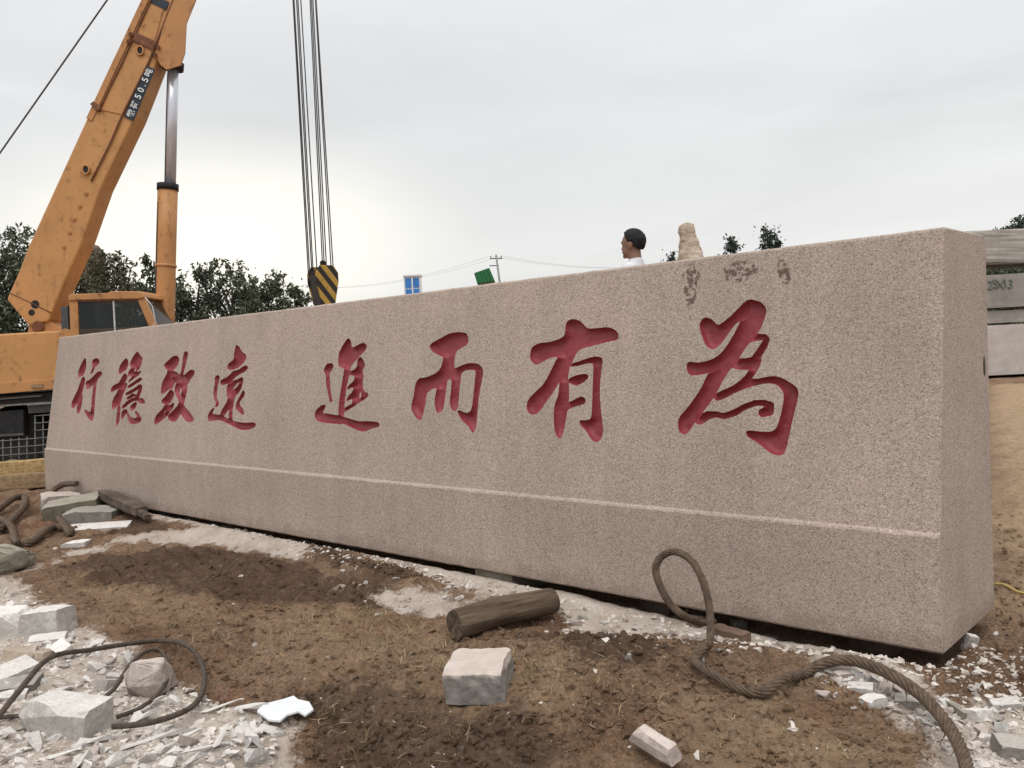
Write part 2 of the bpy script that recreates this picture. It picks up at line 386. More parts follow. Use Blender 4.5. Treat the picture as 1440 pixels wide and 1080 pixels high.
# ------------------------------------------------------------------ ground
BX0, BX1, BY0, BY1, BZ0, BZ1 = -11.784, -1.256, 4.07, 4.895, .10, 2.0
def gpoly(pts): return np.array([atz(x, y)[:2] for x, y in pts])
PW = {  # pale rock-dust areas, outlined on the ground
 'left': gpoly([(-500, 830), (-120, 800), (0, 805), (40, 830), (75, 862), (125, 893), (190, 917), (245, 950), (300, 985), (350, 1000), (395, 1012), (430, 1040), (430, 1100), (380, 1300), (-900, 1300), (-1200, 900)]),
 'strip': gpoly([(200, 727), (250, 724), (330, 736), (420, 756), (520, 779), (620, 803), (700, 820), (770, 836), (775, 860), (720, 849), (660, 839), (620, 829), (560, 809), (500, 793), (455, 781), (438, 777), (420, 792), (370, 780), (300, 766), (165, 764), (240, 752), (290, 750), (235, 738)]),
 'puddle': gpoly([(480, 830), (520, 838), (570, 842), (620, 840), (660, 850), (690, 856), (650, 866), (600, 862), (545, 850)]),
 'spots1': gpoly([(88, 772), (140, 766), (150, 774), (95, 779)]),
 'spots2': gpoly([(55, 790), (95, 780), (90, 788), (40, 805), (30, 797)]),
 'right': gpoly([(1130, 955), (1200, 938), (1290, 965), (1340, 1000), (1440, 1010), (1600, 1030), (1600, 1400), (1390, 1300), (1330, 1110), (1310, 1050), (1250, 1010), (1190, 985), (1140, 975)]),
 'mid': gpoly([(770, 838), (860, 848), (1000, 876), (1150, 905), (1320, 935), (1180, 935), (1050, 915), (925, 900), (860, 905), (800, 888)]),
}
DARK = {
 'track': gpoly([(60, 800), (150, 778), (300, 768), (380, 785), (470, 812), (560, 836), (650, 868), (600, 872), (500, 864), (380, 850), (250, 835), (140, 820)]),
 'ridge': gpoly([(430, 778), (470, 785), (530, 805), (600, 828), (590, 838), (530, 830), (460, 805)]),
 'tongue': gpoly([(150, 748), (200, 735), (245, 748), (230, 758), (170, 762)]),
 'front': gpoly([(400, 985), (480, 975), (560, 990), (620, 1010), (720, 1030), (800, 1080), (700, 1300), (420, 1300), (440, 1040)]),
 'right': gpoly([(735, 915), (820, 905), (900, 935), (960, 965), (900, 985), (800, 970), (740, 965)]),
}
TAN = {
 'grass': gpoly([(400, 860), (520, 862), (620, 885), (690, 925), (620, 960), (480, 960), (400, 930), (360, 890)]),
 'path': gpoly([(120, 830), (260, 845), (380, 870), (300, 905), (200, 880), (140, 855)]),
 'hump': gpoly([(520, 985), (640, 1000), (760, 985), (830, 1010), (760, 1050), (640, 1035), (540, 1015)]),
 'far': gpoly([(1398, 540), (1900, 540), (1900, 860), (1500, 880), (1400, 860)]),
 'rfore': gpoly([(960, 990), (1100, 985), (1200, 1010), (1300, 1060), (1250, 1300), (950, 1300), (930, 1060)]),
}
def soft(x, y, polys, edge, wob, sc, seed):
    d = np.full(x.shape, 1e9)
    for P in polys.values():
        c = P.mean(0); r = np.abs(P - c).max() + 1
        d = np.minimum(d, sdpoly(x, y, P))
    d = d + fbm(x, y, sc, 4, seed, .6) * wob
    return np.clip(.5 - d / edge, 0, 1)
BUMPS = [  # (px, py, height, radius m)
 (520, 808, .10, .26), (470, 793, .08, .2), (565, 822, .08, .2), (600, 834, .06, .2), (760, 960, .10, .45), (900, 960, .09, .5), (640, 1010, .07, .5), (1010, 1010, .07, .4),
 (1200, 960, .10, .32), (330, 880, .05, .5), (480, 930, .06, .5), (445, 1050, -.12, .16), (400, 1075, -.06, .2), (210, 752, .05, .3), (1330, 940, .05, .35),
 (300, 1060, .05, .25), (120, 900, .03, .4), (560, 1075, -.05, .3), (840, 1060, .05, .3), (150, 720, .07, .5), (60, 715, .05, .8)]
BUMPS = [(*atz(a, b)[:2], h, r) for a, b, h, r in BUMPS]
def ground_masks(x, y):
    pw = soft(x, y, PW, .34, .14, 3, 11); dk = soft(x, y, DARK, .40, .16, 3, 21); tn = np.maximum(soft(x, y, {'f': TAN['far']}, .4, .25, 2.5, 31), .42 * soft(x, y, {k: q for k, q in TAN.items() if k != 'far'}, .4, .25, 2.5, 31))
    return pw, dk, tn
def ground_h(x, y, masks=None):
    x = np.asarray(x, float); y = np.asarray(y, float)
    pw, dk, tn = masks if masks is not None else ground_masks(x, y)
    dist = np.hypot(x, y)
    near = np.clip((40 - dist) / 25, 0, 1)
    h = fbm(x, y, .35, 3, 1) * .05
    rough = .040 * fbm(x, y, 3.2, 3, 2) + .036 * fbm(x, y, 7, 4, 3, .62)
    clod = .040 * np.maximum(fbm(x, y, 13, 3, 5, .65) - .05, 0) + .020 * np.maximum(fbm(x, y, 27, 2, 6), 0)
    track = .012 * np.sin((x * .28 + y) * 2 * math.pi / .16 + 2 * fbm(x, y, 1.2, 2, 8)) * soft(x, y, {'t': DARK['track']}, .2, .05, 3, 4)
    h = h + (rough + clod * (1 - .75 * pw)) * (1 - .35 * pw) + track - .01 * pw
    for bx, by, bh, br in BUMPS: h = h + bh * np.exp(-((x - bx) ** 2 + (y - by) ** 2) / br ** 2)
    # hollow below the block, which lies on bearers
    ed = np.maximum(np.maximum(BX0 - x, x - BX1), np.maximum(BY0 - y, y - BY1))
    tr = np.clip((x + 9.6) / 1.2, 0, 1)                       # right of the left third there is a gap
    rt = np.clip((x + 3.4) / 1.0, 0, 1)                       # the gap is deepest at the right end
    edge = .076 - .040 * rt
    lim = np.where(ed < 0, -.03 + np.clip(1 + ed / .08, 0, 1) * (edge + .03), edge + np.clip(ed, 0, 1) * .5) * tr + (1 - tr) * (.085 + np.clip(ed, 0, 1) * .6)
    rub = .012 * fbm(x, y, 9, 4, 9, .7)
    h = np.where(ed < .35, np.minimum(h, lim), h)
    bandm = np.clip(1 - np.abs(ed - .06) / .26, 0, 1) * (y < 4.2) * (x < BX1) * (x > BX0)
    h = h + (np.minimum(edge * tr + .085 * (1 - tr), .085) - h) * bandm * (1 - .6 * rt) + np.where(ed < .3, rub, 0)
    h = h * near
    # raised quarry bank far behind the block and rising land to the right
    e = np.stack([x, y], -1) @ FH[:2]; s = np.stack([x, y], -1) @ RH[:2]
    bank = 4.6 * np.clip((e - 44) / 9, 0, 1) ** 1 * np.clip((120 - e) / 30, 0, 1) * np.clip((s + 22) / 8, 0, 1) * np.clip((12 - s) / 8, 0, 1)
    h = h + bank * (1 + .08 * fbm(x, y, .3, 3, 12))
    return h
def axis(segs):
    out = [segs[0][0]]
    for a, b, s0, s1 in segs:
        L = b - a; n = max(1, int(L / ((s0 + s1) / 2))) if s0 != s1 else int(round(L / s0))
        if s0 == s1: out += list(a + L * np.arange(1, n + 1) / n)
        else:
            q = [s0]; k = (s1 / s0) ** (1 / max(1, n - 1)); 
            for i in range(n - 1): q.append(q[-1] * k)
            q = np.array(q); q *= L / q.sum(); out += list(a + np.cumsum(q))
    return np.array(out)
gx = axis([(-3000, -100, 300, 12), (-100, -16, 6, .35), (-16, -7, .12, .03), (-7, .3, .0185, .0185), (.3, 6, .03, .3), (6, 60, .4, 6), (60, 3000, 9, 300)])
gy = axis([(-3000, -60, 300, 10), (-60, .9, 4, .03), (.9, 4.25, .0165, .0165), (4.25, 7, .025, .12), (7, 40, .15, 1.2), (40, 130, 1.3, 3), (130, 3500, 4, 300)])
GX, GY = np.meshgrid(gx, gy); gxf, gyf = GX.ravel(), GY.ravel()
def chunked(fn, x, y, n=40000):
    return [np.concatenate(z) for z in zip(*[fn(x[i:i + n], y[i:i + n]) for i in range(0, len(x), n)])]
pw, dk, tn = chunked(ground_masks, gxf, gyf)
gz = chunked(lambda x, y: (ground_h(x, y),), gxf, gyf)[0]
nx, ny = len(gx), len(gy)
idx = np.arange(nx * ny).reshape(ny, nx)
quads = np.stack([idx[:-1, :-1], idx[:-1, 1:], idx[1:, 1:], idx[1:, :-1]], -1).reshape(-1, 4)
me = bpy.data.meshes.new('ground'); me.vertices.add(nx * ny); me.vertices.foreach_set('co', np.stack([gxf, gyf, gz], 1).ravel())
me.loops.add(quads.size); me.loops.foreach_set('vertex_index', quads.ravel()); me.polygons.add(len(quads))
me.polygons.foreach_set('loop_start', np.arange(0, quads.size, 4)); me.update(calc_edges=True)
at = me.attributes.new('soil', 'FLOAT_COLOR', 'POINT'); at.data.foreach_set('color', np.stack([pw, dk, tn, np.ones_like(pw)], 1).ravel())
def m_ground():
    m, t, b = material('quarry_dirt', .95, .15); v = coords(t)
    a = node(t, 'ShaderNodeAttribute', attribute_name='soil'); s = node(t, 'ShaderNodeSeparateColor', {0: a.outputs['Color']})
    n1 = noisen(t, v, 1.1, 6, .6); n2 = noisen(t, v, 9, 8, .7); n3 = noisen(t, v, 60, 5, .7)
    base = ramp_n(t, n1, [(.32, (.17, .096, .058)), (.45, (.262, .164, .103)), (.55, (.325, .218, .142)), (.68, (.235, .126, .076))])
    base = mixc(t, 1.0, base, ramp_n(t, n2, [(.25, (.52, .50, .48)), (.5, (1, 1, 1)), (.75, (1.4, 1.38, 1.35))]), 'MULTIPLY')
    base = mixc(t, 1.0, base, ramp_n(t, n3, [(.32, (.5, .5, .5)), (.5, (1, 1, 1)), (.68, (1.5, 1.47, 1.42))]), 'MULTIPLY')
    gv = node(t, 'ShaderNodeTexVoronoi', {'Vector': v, 'Scale': 55.0}, feature='F1'); gs = mathn(t, 'MULTIPLY', mathn(t, 'LESS_THAN', gv.outputs['Distance'], .28), mathn(t, 'GREATER_THAN', node(t, 'ShaderNodeSeparateColor', {0: gv.outputs['Color']}).outputs[0], .86))
    base = mixc(t, mathn(t, 'MULTIPLY', gs, .7), base, (.38, .32, .27))
    tan = ramp_n(t, n2, [(.3, (.38, .26, .15)), (.7, (.64, .465, .30))])
    base = mixc(t, mathn(t, 'MULTIPLY', s.outputs[2], .92), base, tan)
    dark = ramp_n(t, n2, [(.3, (.062, .037, .026)), (.7, (.125, .080, .056))])
    nb = mathn(t, 'ADD', mathn(t, 'MULTIPLY', noisen(t, v, 11, 7, .72), .7), mathn(t, 'MULTIPLY', noisen(t, v, 45, 4, .7), .3))
    def broken(mask, k=1.25): return node(t, 'ShaderNodeMapRange', {0: mathn(t, 'MULTIPLY_ADD', mathn(t, 'SUBTRACT', nb, .5), k, mask), 1: .40, 2: .60}).outputs[0]
    base = mixc(t, mathn(t, 'MULTIPLY', broken(s.outputs[1]), .70), base, dark)
    # scattered dust flecks
    fl = mathn(t, 'MINIMUM', mathn(t, 'MULTIPLY', mathn(t, 'MAXIMUM', mathn(t, 'SUBTRACT', noisen(t, v, 22, 6, .75), .56), 0.0), 5.0), .7)
    base = mixc(t, fl, base, (.40, .33, .27))
    powd = ramp_n(t, noisen(t, v, 4, 7, .65), [(.3, (.42, .345, .29)), (.5, (.56, .48, .415)), (.7, (.67, .60, .54))])
    powd = mixc(t, .6, powd, ramp_n(t, n3, [(.3, (.66, .64, .61)), (.6, (1.14, 1.13, 1.12))]), 'MULTIPLY')
    pf = mathn(t, 'MULTIPLY', broken(s.outputs[0], 1.5), ramp_n(t, noisen(t, v, 7, 6, .7), [(.30, (.35, .35, .35)), (.42, (1, 1, 1))]))
    base = mixc(t, pf, base, powd)
    t.links.new(base, b.inputs['Base Color'])
    h = mathn(t, 'ADD', mathn(t, 'MULTIPLY', n2, 1.1), mathn(t, 'ADD', mathn(t, 'MULTIPLY', n3, .5), mathn(t, 'MULTIPLY', noisen(t, v, 28, 6, .75), .7)))
    bp = node(t, 'ShaderNodeBump', {'Height': h, 'Strength': mathn(t, 'MULTIPLY_ADD', pf, -.3, 1.0), 'Distance': .05}); t.links.new(bp.outputs[0], b.inputs['Normal'])
    return m
M['ground'] = m_ground()
go = link('ground', me, M['ground'], smooth=True); go['kind'] = 'structure'
def gh(x, y): return float(ground_h(np.array([x]), np.array([y]))[0])
def G(px, py, dz=0.0):                       # where a pixel's ray meets the uneven ground
    z = 0.0
    for _ in range(3):
        p = atz(px, py, z); z = gh(p[0], p[1])
    p = atz(px, py, z); return np.array([p[0], p[1], z + dz])

def Gmany(pts):
    q = np.array(pts, float); z = np.zeros(len(q)); r_ = np.array([ray(x, y) for x, y in q])
    for _ in range(4):
        p = C0 + r_ * ((z - EYE) / r_[:, 2])[:, None]; z = ground_h(p[:, 0], p[:, 1])
    p[:, 2] = z; return p

# ------------------------------------------------------------------ far land: low wooded hill on the right
def hill():
    c = atd(1570, 455, 170); V = []; n = 60; m = 14
    for j in range(m + 1):
        for i in range(n + 1):
            u = (i / n - .5) * 170; w = (j / m - .5) * 120
            z = 27.5 * math.exp(-(u / 40) ** 2 - (w / 36) ** 2) + 3 * mnoise.noise(Vector((u * .04, w * .04, 0))) - 3
            V.append(np.array([c[0], c[1], 0]) + RH * u + FH * w + UP * z)
    f = [(j * (n + 1) + i, j * (n + 1) + i + 1, (j + 1) * (n + 1) + i + 1, (j + 1) * (n + 1) + i) for j in range(m) for i in range(n)]
    o = MB().add(V, f).build('hill', m_simple('hill_soil', (.05, .055, .03), (.10, .09, .055), .2, .95, .1, .3, .3), smooth=True, loc=(c[0], c[1], 0)); o['kind'] = 'structure'
    # trees on it that read as one mass
    vv = []; ff = []; tint = []
    r = np.random.default_rng(5)
    for k in range(1500):
        u = r.normal(-5, 34); w = r.normal(-8, 20)
        z = 27.5 * math.exp(-(u / 40) ** 2 - (w / 36) ** 2) - 3
        if z < 1: continue
        base = np.array([c[0], c[1], 0]) + RH * u + FH * w + UP * z; hgt = r.uniform(.8, 2.3)
        for q in range(34):
            p = base + np.array([r.normal(0, .9), r.normal(0, .9), hgt * r.uniform(.1, 1)]); sz = r.uniform(.18, .42); 
            a = r.normal(size=3); a /= np.linalg.norm(a); b = np.cross(a, r.normal(size=3)); b /= np.linalg.norm(b)
            i = len(vv); vv += [p - a * sz, p + b * sz * .6, p + a * sz, p - b * sz * .6]; ff.append((i, i + 1, i + 2, i + 3)); tint += [r.random()] * 4
    o = MB().add(vv, ff).build('hillside_wood', M['leaf_far'], loc=(c[0], c[1], 0)); o['kind'] = 'stuff'
    o['label'] = 'dark far-off wood covering the low hill beyond the stacked slabs'; o['category'] = 'wood'
    o.data.attributes.new('tint', 'FLOAT', 'POINT').data.foreach_set('value', tint)
hill()

# ------------------------------------------------------------------ the carved granite block
FY0, FZ0 = 4.093, .640      # foot of the battered upper face
FY1, FZ1 = 4.288, 1.986     # its top edge
def xl(z): return BX0 + (z - BZ0) / 1.9 * .206
def face_pt(x, t): return np.array([x, FY0 + (FY1 - FY0) * t, FZ0 + (FZ1 - FZ0) * t])
fn = np.array([0, FZ1 - FZ0, -(FY1 - FY0)]); fn /= np.linalg.norm(fn)        # into the stone
FL = math.hypot(FY1 - FY0, FZ1 - FZ0)
def face_hit(px, py):
    r = ray(px, py); nrm = fn; k = ((face_pt(0, 0) - C0) @ nrm) / (r @ nrm); p = C0 + r * k
    return p[0], (p[2] - FZ0) / (FZ1 - FZ0)

# brush characters: outlines (crop x, y), holes and thick strokes (x, y, radius), with the crop's origin and scale
CH = [
 ('wei', (930, 400, 4.154), [
  [(490,95),(515,87),(555,92),(590,108),(612,135),(614,165),(600,210),(580,260),(540,310),(505,355),(475,395),(455,430),(425,470),(400,500),(370,545),(345,590),(325,630),(300,670),(275,705),(245,745),(215,775),(200,800),(190,820),(165,855),(150,870),(130,878),(108,865),(97,840),(97,800),(110,765),(140,735),(175,690),(210,640),(240,590),(262,540),(290,490),(320,425),(350,398),(380,362),(415,305),(440,262),(455,225),(470,190)],
  [(220,245),(232,205),(262,190),(300,205),(325,237),(345,232),(380,205),(420,170),(460,128),(490,95),(530,120),(500,190),(460,215),(435,230),(400,275),(370,320),(345,350),(320,375),(290,378),(260,360),(240,310)],
  [(147,480),(150,458),(170,449),(200,458),(250,452),(300,435),(330,415),(370,420),(400,470),(340,490),(290,510),(250,525),(200,530),(170,533),(152,510)],
  [(405,450),(450,432),(500,432),(545,415),(575,415),(585,435),(582,460),(565,500),(545,530),(525,555),(510,580),(480,580),(470,560),(490,530),(515,498),(480,500),(440,495),(410,488)],
  [(300,650),(340,625),(400,600),(450,570),(490,530),(525,548),(560,552),(610,540),(655,534),(700,543),(740,565),(780,590),(800,615),(803,645),(790,700),(775,760),(760,820),(745,890),(735,940),(725,975),(705,997),(680,1000),(645,990),(610,965),(575,935),(540,912),(505,893),(495,875),(495,855),(520,852),(570,858),(620,862),(655,855),(675,835),(690,790),(705,730),(715,670),(712,630),(695,605),(670,585),(640,578),(600,580),(550,590),(500,605),(450,625),(400,650),(350,675),(320,682)]],
  [], [[(515,318,22),(565,308,20),(603,306,17),(615,322,18),(598,360,22),(572,400,22),(555,425,24)],
       [(222,792,28),(270,765,25),(312,758,18),(370,770,18),(430,748,20),(490,714,18),(550,692,17),(600,692,18),(632,710,28),(626,738,32),(592,750,26)]]),
 ('you', (720, 430, 5.141), [
  [(385,150),(395,115),(420,98),(450,95),(490,108),(515,130),(535,155),(560,167),(620,160),(700,153),(745,172),(770,200),(772,230),(760,248),(720,255),(650,272),(580,290),(520,305),(485,320),(465,345),(450,380),(435,410),(420,440),(410,480),(405,520),(410,560),(413,610),(413,690),(400,760),(390,820),(378,890),(365,940),(350,960),(335,958),(318,935),(305,890),(302,830),(303,730),(318,690),(335,640),(340,590),(345,545),(320,590),(290,640),(250,690),(215,745),(185,780),(150,787),(120,775),(105,745),(108,700),(130,660),(170,620),(205,590),(235,555),(265,500),(295,440),(320,390),(335,370),(290,372),(250,390),(210,412),(180,428),(155,418),(132,390),(130,350),(138,310),(160,285),(205,268),(270,262),(330,245),(375,222),(385,190)],
  [(415,440),(435,415),(480,402),(530,385),(580,368),(625,366),(650,375),(657,400),(650,450),(640,520),(635,600),(637,690),(645,770),(655,850),(660,900),(655,935),(640,970),(615,988),(590,980),(565,955),(545,915),(515,885),(490,860),(485,825),(520,828),(555,825),(572,810),(578,750),(580,680),(582,600),(585,520),(590,420),(560,415),(500,428),(450,440)],
  [(405,530),(440,510),(490,495),(530,490),(550,500),(553,520),(530,545),(490,570),(460,578),(430,565),(405,555)],
  [(408,695),(440,685),(480,660),(510,655),(530,670),(533,695),(515,715),(470,725),(430,740),(398,752)]], [], []),
 ('er', (560, 455, 6.35), [
  [(282,215),(285,190),(310,165),(380,130),(440,95),(490,80),(550,76),(600,80),(622,105),(628,150),(622,185),(590,205),(550,225),(520,250),(508,280),(500,340),(498,400),(530,390),(580,365),(640,352),(700,355),(735,375),(758,410),(760,450),(748,510),(735,570),(722,650),(712,740),(705,820),(700,900),(690,950),(668,975),(655,970),(640,935),(610,900),(570,865),(545,830),(529,795),(533,768),(570,785),(610,797),(640,790),(655,760),(665,690),(675,600),(685,510),(692,430),(680,415),(640,412),(600,420),(570,440),(560,480),(550,560),(545,640),(538,715),(528,770),(500,785),(475,765),(460,715),(460,670),(470,610),(475,540),(475,495),(445,500),(435,540),(425,610),(415,690),(405,760),(385,790),(355,800),(335,780),(328,730),(325,680),(335,620),(345,575),(310,580),(275,605),(250,635),(248,690),(235,750),(220,820),(205,862),(180,858),(150,830),(125,785),(115,735),(130,680),(140,620),(150,550),(165,510),(190,487),(240,482),(290,465),(340,440),(375,405),(395,350),(402,295),(380,290),(340,270),(305,250)]], [], []),
 ('jin', (430, 465, 7.2), [
  [(180,410),(190,370),(215,335),(245,326),(275,335),(282,360),(270,390),(245,425),(243,480),(245,540),(255,620),(265,690),(272,715),(245,732),(237,700),(225,640),(208,560),(203,480),(197,430)],
  [(330,350),(328,280),(335,230),(355,180),(385,130),(410,90),(432,78),(450,85),(462,130),(468,170),(500,160),(550,130),(590,122),(615,140),(617,175),(600,205),(560,245),(520,290),(480,330),(455,370),(445,430),(430,500),(415,560),(405,640),(395,720),(388,790),(388,880),(330,870),(330,780),(340,700),(350,620),(365,540),(378,450),(390,380),(370,377),(345,370)],
  [(440,415),(490,395),(520,360),(520,310),(530,280),(560,262),(585,300),(603,340),(590,375),(570,410),(585,440),(585,475),(575,520),(580,590),(600,620),(630,630),(637,655),(620,680),(580,705),(520,745),(460,785),(400,822),(380,820),(388,785),(430,760),(470,740),(470,690),(440,705),(415,718),(410,700),(430,660),(460,630),(480,600),(485,575),(450,580),(420,605),(418,580),(440,545),(475,520),(490,490),(495,460),(465,448),(435,452)],
  [(88,860),(95,825),(120,785),(160,752),(190,745),(202,760),(190,800),(165,832),(220,840),(290,850),(350,860),(400,878),(470,900),(540,917),(620,915),(700,920),(740,930),(750,955),(740,972),(690,985),(640,1005),(590,1025),(550,1015),(480,990),(420,960),(380,940),(350,950),(290,942),(200,935),(140,925),(100,895)]],
  [[(540,690),(546,640),(556,612),(564,655),(560,678)]], []),
 ('yuan', (210, 470, 7.2), [
  [(790,345),(795,310),(825,280),(855,260),(862,200),(870,140),(885,105),(905,125),(940,185),(975,205),(985,235),(960,280),(920,325),(870,350),(820,360)],
  [(720,505),(722,475),(740,458),(790,435),(830,400),(845,375),(900,365),(930,340),(970,318),(995,325),(995,350),(970,375),(920,400),(880,425),(850,455),(820,490),(770,505),(735,512)],
  [(665,440),(685,412),(708,425),(708,460),(695,500),(685,560),(680,620),(690,660),(705,690),(700,715),(675,740),(665,735),(680,705),(660,660),(650,610),(655,560),(665,500)],
  [(790,515),(830,480),(890,460),(935,435),(950,445),(945,490),(930,550),(900,595),(865,630),(855,680),(845,740),(838,790),(840,860),(835,890),(805,880),(808,820),(810,750),(780,790),(755,830),(735,850),(720,840),(720,800),(745,750),(780,700),(800,650),(785,610),(785,560)],
  [(880,760),(875,720),(895,670),(925,620),(945,570),(965,580),(962,625),(935,655),(910,690),(915,720),(945,755),(960,790),(950,820),(925,800),(900,775)],
  [(595,870),(595,820),(615,780),(655,740),(655,760),(630,805),(670,815),(720,818),(760,840),(820,868),(880,888),(940,898),(1000,900),(1050,893),(1078,910),(1070,935),(1030,958),(970,968),(910,960),(860,935),(800,905),(730,870),(680,865),(620,878)]],
  [[(845,555),(870,515),(905,480),(915,490),(905,520),(875,550),(850,572)]], []),
 ('zhi', (210, 470, 7.2), [
  [(148,320),(160,295),(200,260),(240,225),(270,217),(295,230),(302,265),(295,300),(270,330),(240,370),(190,372),(170,345)],
  [(118,605),(118,570),(130,500),(150,450),(175,410),(185,368),(240,372),(280,385),(305,415),(318,400),(330,340),(340,270),(345,210),(365,173),(385,178),(390,205),(375,270),(360,330),(345,385),(340,425),(370,405),(395,375),(430,360),(455,372),(455,405),(430,440),(400,480),(385,510),(380,570),(365,640),(350,690),(345,715),(380,760),(420,810),(447,850),(445,880),(400,890),(365,870),(335,830),(315,800),(290,850),(265,880),(225,882),(195,865),(188,830),(215,800),(250,765),(285,725),(300,700),(290,650),(270,610),(255,570),(262,520),(285,485),(255,490),(240,530),(230,550),(200,555),(175,575),(145,600)],
  [(122,690),(130,665),(160,635),(190,595),(215,560),(240,575),(250,610),(235,650),(215,690),(190,710),(150,705)],
  [(50,905),(55,860),(75,815),(110,785),(145,740),(170,705),(205,725),(245,690),(250,715),(230,760),(200,790),(190,820),(150,850),(110,880),(80,905),(60,915)]],
  [[(303,600),(310,555),(325,530),(330,570),(322,615),(312,620)], [(138,805),(165,770),(178,765),(165,795),(145,810)], [(213,440),(225,415),(232,430),(222,450)]], []),
 ('wen', (80, 470, 7.2), [
  [(625,390),(632,345),(655,290),(690,250),(708,245),(722,270),(720,320),(700,360),(660,385),(640,405)],
  [(742,320),(745,280),(775,225),(805,185),(818,177),(840,215),(865,235),(865,265),(840,290),(800,340),(775,375),(750,420),(725,430),(722,390),(740,360),(760,345)],
  [(545,590),(552,545),(575,518),(620,500),(650,460),(670,415),(690,392),(715,425),(705,460),(680,500),(665,530),(690,500),(710,495),(705,530),(685,580),(665,610),(655,660),(640,700),(640,760),(635,840),(625,900),(608,932),(598,915),(605,840),(615,760),(620,710),(600,735),(570,762),(558,740),(560,690),(580,640),(610,590),(630,545),(600,560),(570,580)],
  [(765,400),(780,380),(800,375),(830,385),(845,365),(850,385),(830,410),(790,440),(740,475),(725,490),(735,460),(765,430)],
  [(815,660),(850,645),(880,660),(892,690),(880,705),(845,695),(820,680)],
  [(650,850),(655,800),(675,765),(705,758),(710,780),(690,815),(660,862)],
  [(705,790),(715,785),(730,820),(760,850),(800,855),(815,840),(790,790),(800,775),(830,810),(855,850),(850,885),(820,900),(760,912),(735,890),(715,840)],
  [(740,740),(760,710),(790,690),(810,690),(800,730),(780,765),(755,775)]],
  [], [[(815,355,12),(846,292,12)], [(727,533,10),(845,455,14)], [(708,605,12),(790,560,14),(842,528,18),(848,548,14),(830,600,15),(815,640,15)],
       [(718,650,10),(770,614,13),(792,622,10)], [(670,740,11),(715,695,14),(770,662,15),(820,655,13)]]),
 ('xing', (80, 470, 7.2), [
  [(218,420),(220,375),(240,320),(265,270),(282,243),(295,260),(295,320),(285,370),(270,410),(245,425),(225,438)],
  [(150,745),(152,690),(180,630),(215,560),(245,470),(262,432),(280,440),(285,470),(270,540),(245,620),(215,680),(180,740),(165,750)],
  [(203,800),(205,740),(215,680),(240,630),(255,605),(260,640),(250,710),(235,770),(222,805)],
  [(360,300),(358,275),(375,252),(405,243),(425,255),(430,285),(415,310),(385,330),(370,370),(345,408),(340,395),(365,340)],
  [(295,530),(292,500),(300,475),(330,465),(370,430),(410,385),(435,375),(455,385),(452,410),(420,445),(400,480),(395,540),(385,640),(378,750),(370,840),(360,880),(330,860),(300,825),(280,780),(285,762),(315,785),(345,795),(352,720),(360,620),(370,540),(372,508),(345,525),(325,550),(305,555)]], [], []),
]
def char_sdf(ch, X, Y):
    _, (ox, oy, sc), polys, holes, chains = ch
    d = np.full(X.shape, 1e9)
    for P in polys: d = np.minimum(d, sdpoly(X, Y, chaikin(np.array(P, float) / sc + (ox, oy))))
    for c in chains:
        c = np.array(c, float)
        for a, b in zip(c[:-1], c[1:]):
            ax, ay, ar = a / sc + (ox, oy, 0); bx, by, br = b / sc + (ox, oy, 0)
            t = np.clip(((X - ax) * (bx - ax) + (Y - ay) * (by - ay)) / ((bx - ax) ** 2 + (by - ay) ** 2), 0, 1)
            d = np.minimum(d, np.hypot(X - ax - (bx - ax) * t, Y - ay - (by - ay) * t) - (ar + (br - ar) * t))
    for P in holes: d = np.maximum(d, -sdpoly(X, Y, chaikin(np.array(P, float) / sc + (ox, oy))))
    return d
def stain(px, py, wpx, hpx, lean=0):
    x, t = face_hit(px, py); x2, _ = face_hit(px + wpx, py); _, t2 = face_hit(px, py + hpx)
    return (x - BXC, FZ0 + t * (FZ1 - FZ0), abs(x2 - x), abs(t2 - t) * (FZ1 - FZ0), lean)
BXC, BYC = (BX0 + BX1) / 2, (BY0 + BY1) / 2
M['granite'] = m_granite('flamed_pink_granite', [stain(971, 402, 10, 34), stain(1040, 382, 28, 16), stain(1102, 382, 9, 22, -.25), stain(972, 388, 14, 10)])
blk = thing('granite_monument_block', 'long speckled pink-grey granite block with carved red characters, lying on the dirt', 'monument stone', (BXC, BYC, BZ0))
blk.location = (BXC, BYC, 0)
body = MB(); paint = []
cols = []
for ci, ch in enumerate(CH):
    _, (ox, oy, sc), polys, holes, chains = ch
    pts = np.array([p for P in polys for p in P] + [p[:2] for c in chains for p in c], float) / sc + (ox, oy)
    xs = []; ts = []
    for (a, b) in ((pts[:, 0].min() - 5, pts[:, 1].min() - 5), (pts[:, 0].max() + 5, pts[:, 1].max() + 5), (pts[:, 0].min() - 5, pts[:, 1].max() + 5), (pts[:, 0].max() + 5, pts[:, 1].min() - 5)):
        x, t = face_hit(a, b); xs.append(x); ts.append(t)
    cols.append([min(xs), max(xs), max(.02, min(ts)), min(.985, max(ts)), ch])
cols.sort(key=lambda c: c[0])
for a, b in zip(cols[:-1], cols[1:]):
    if a[1] > b[0]: m = (a[1] + b[0]) / 2; a[1] = m - .001; b[0] = m + .001
XR = BX1 - .006
prev = None
def fq(p): return [face_pt(*q) for q in p]
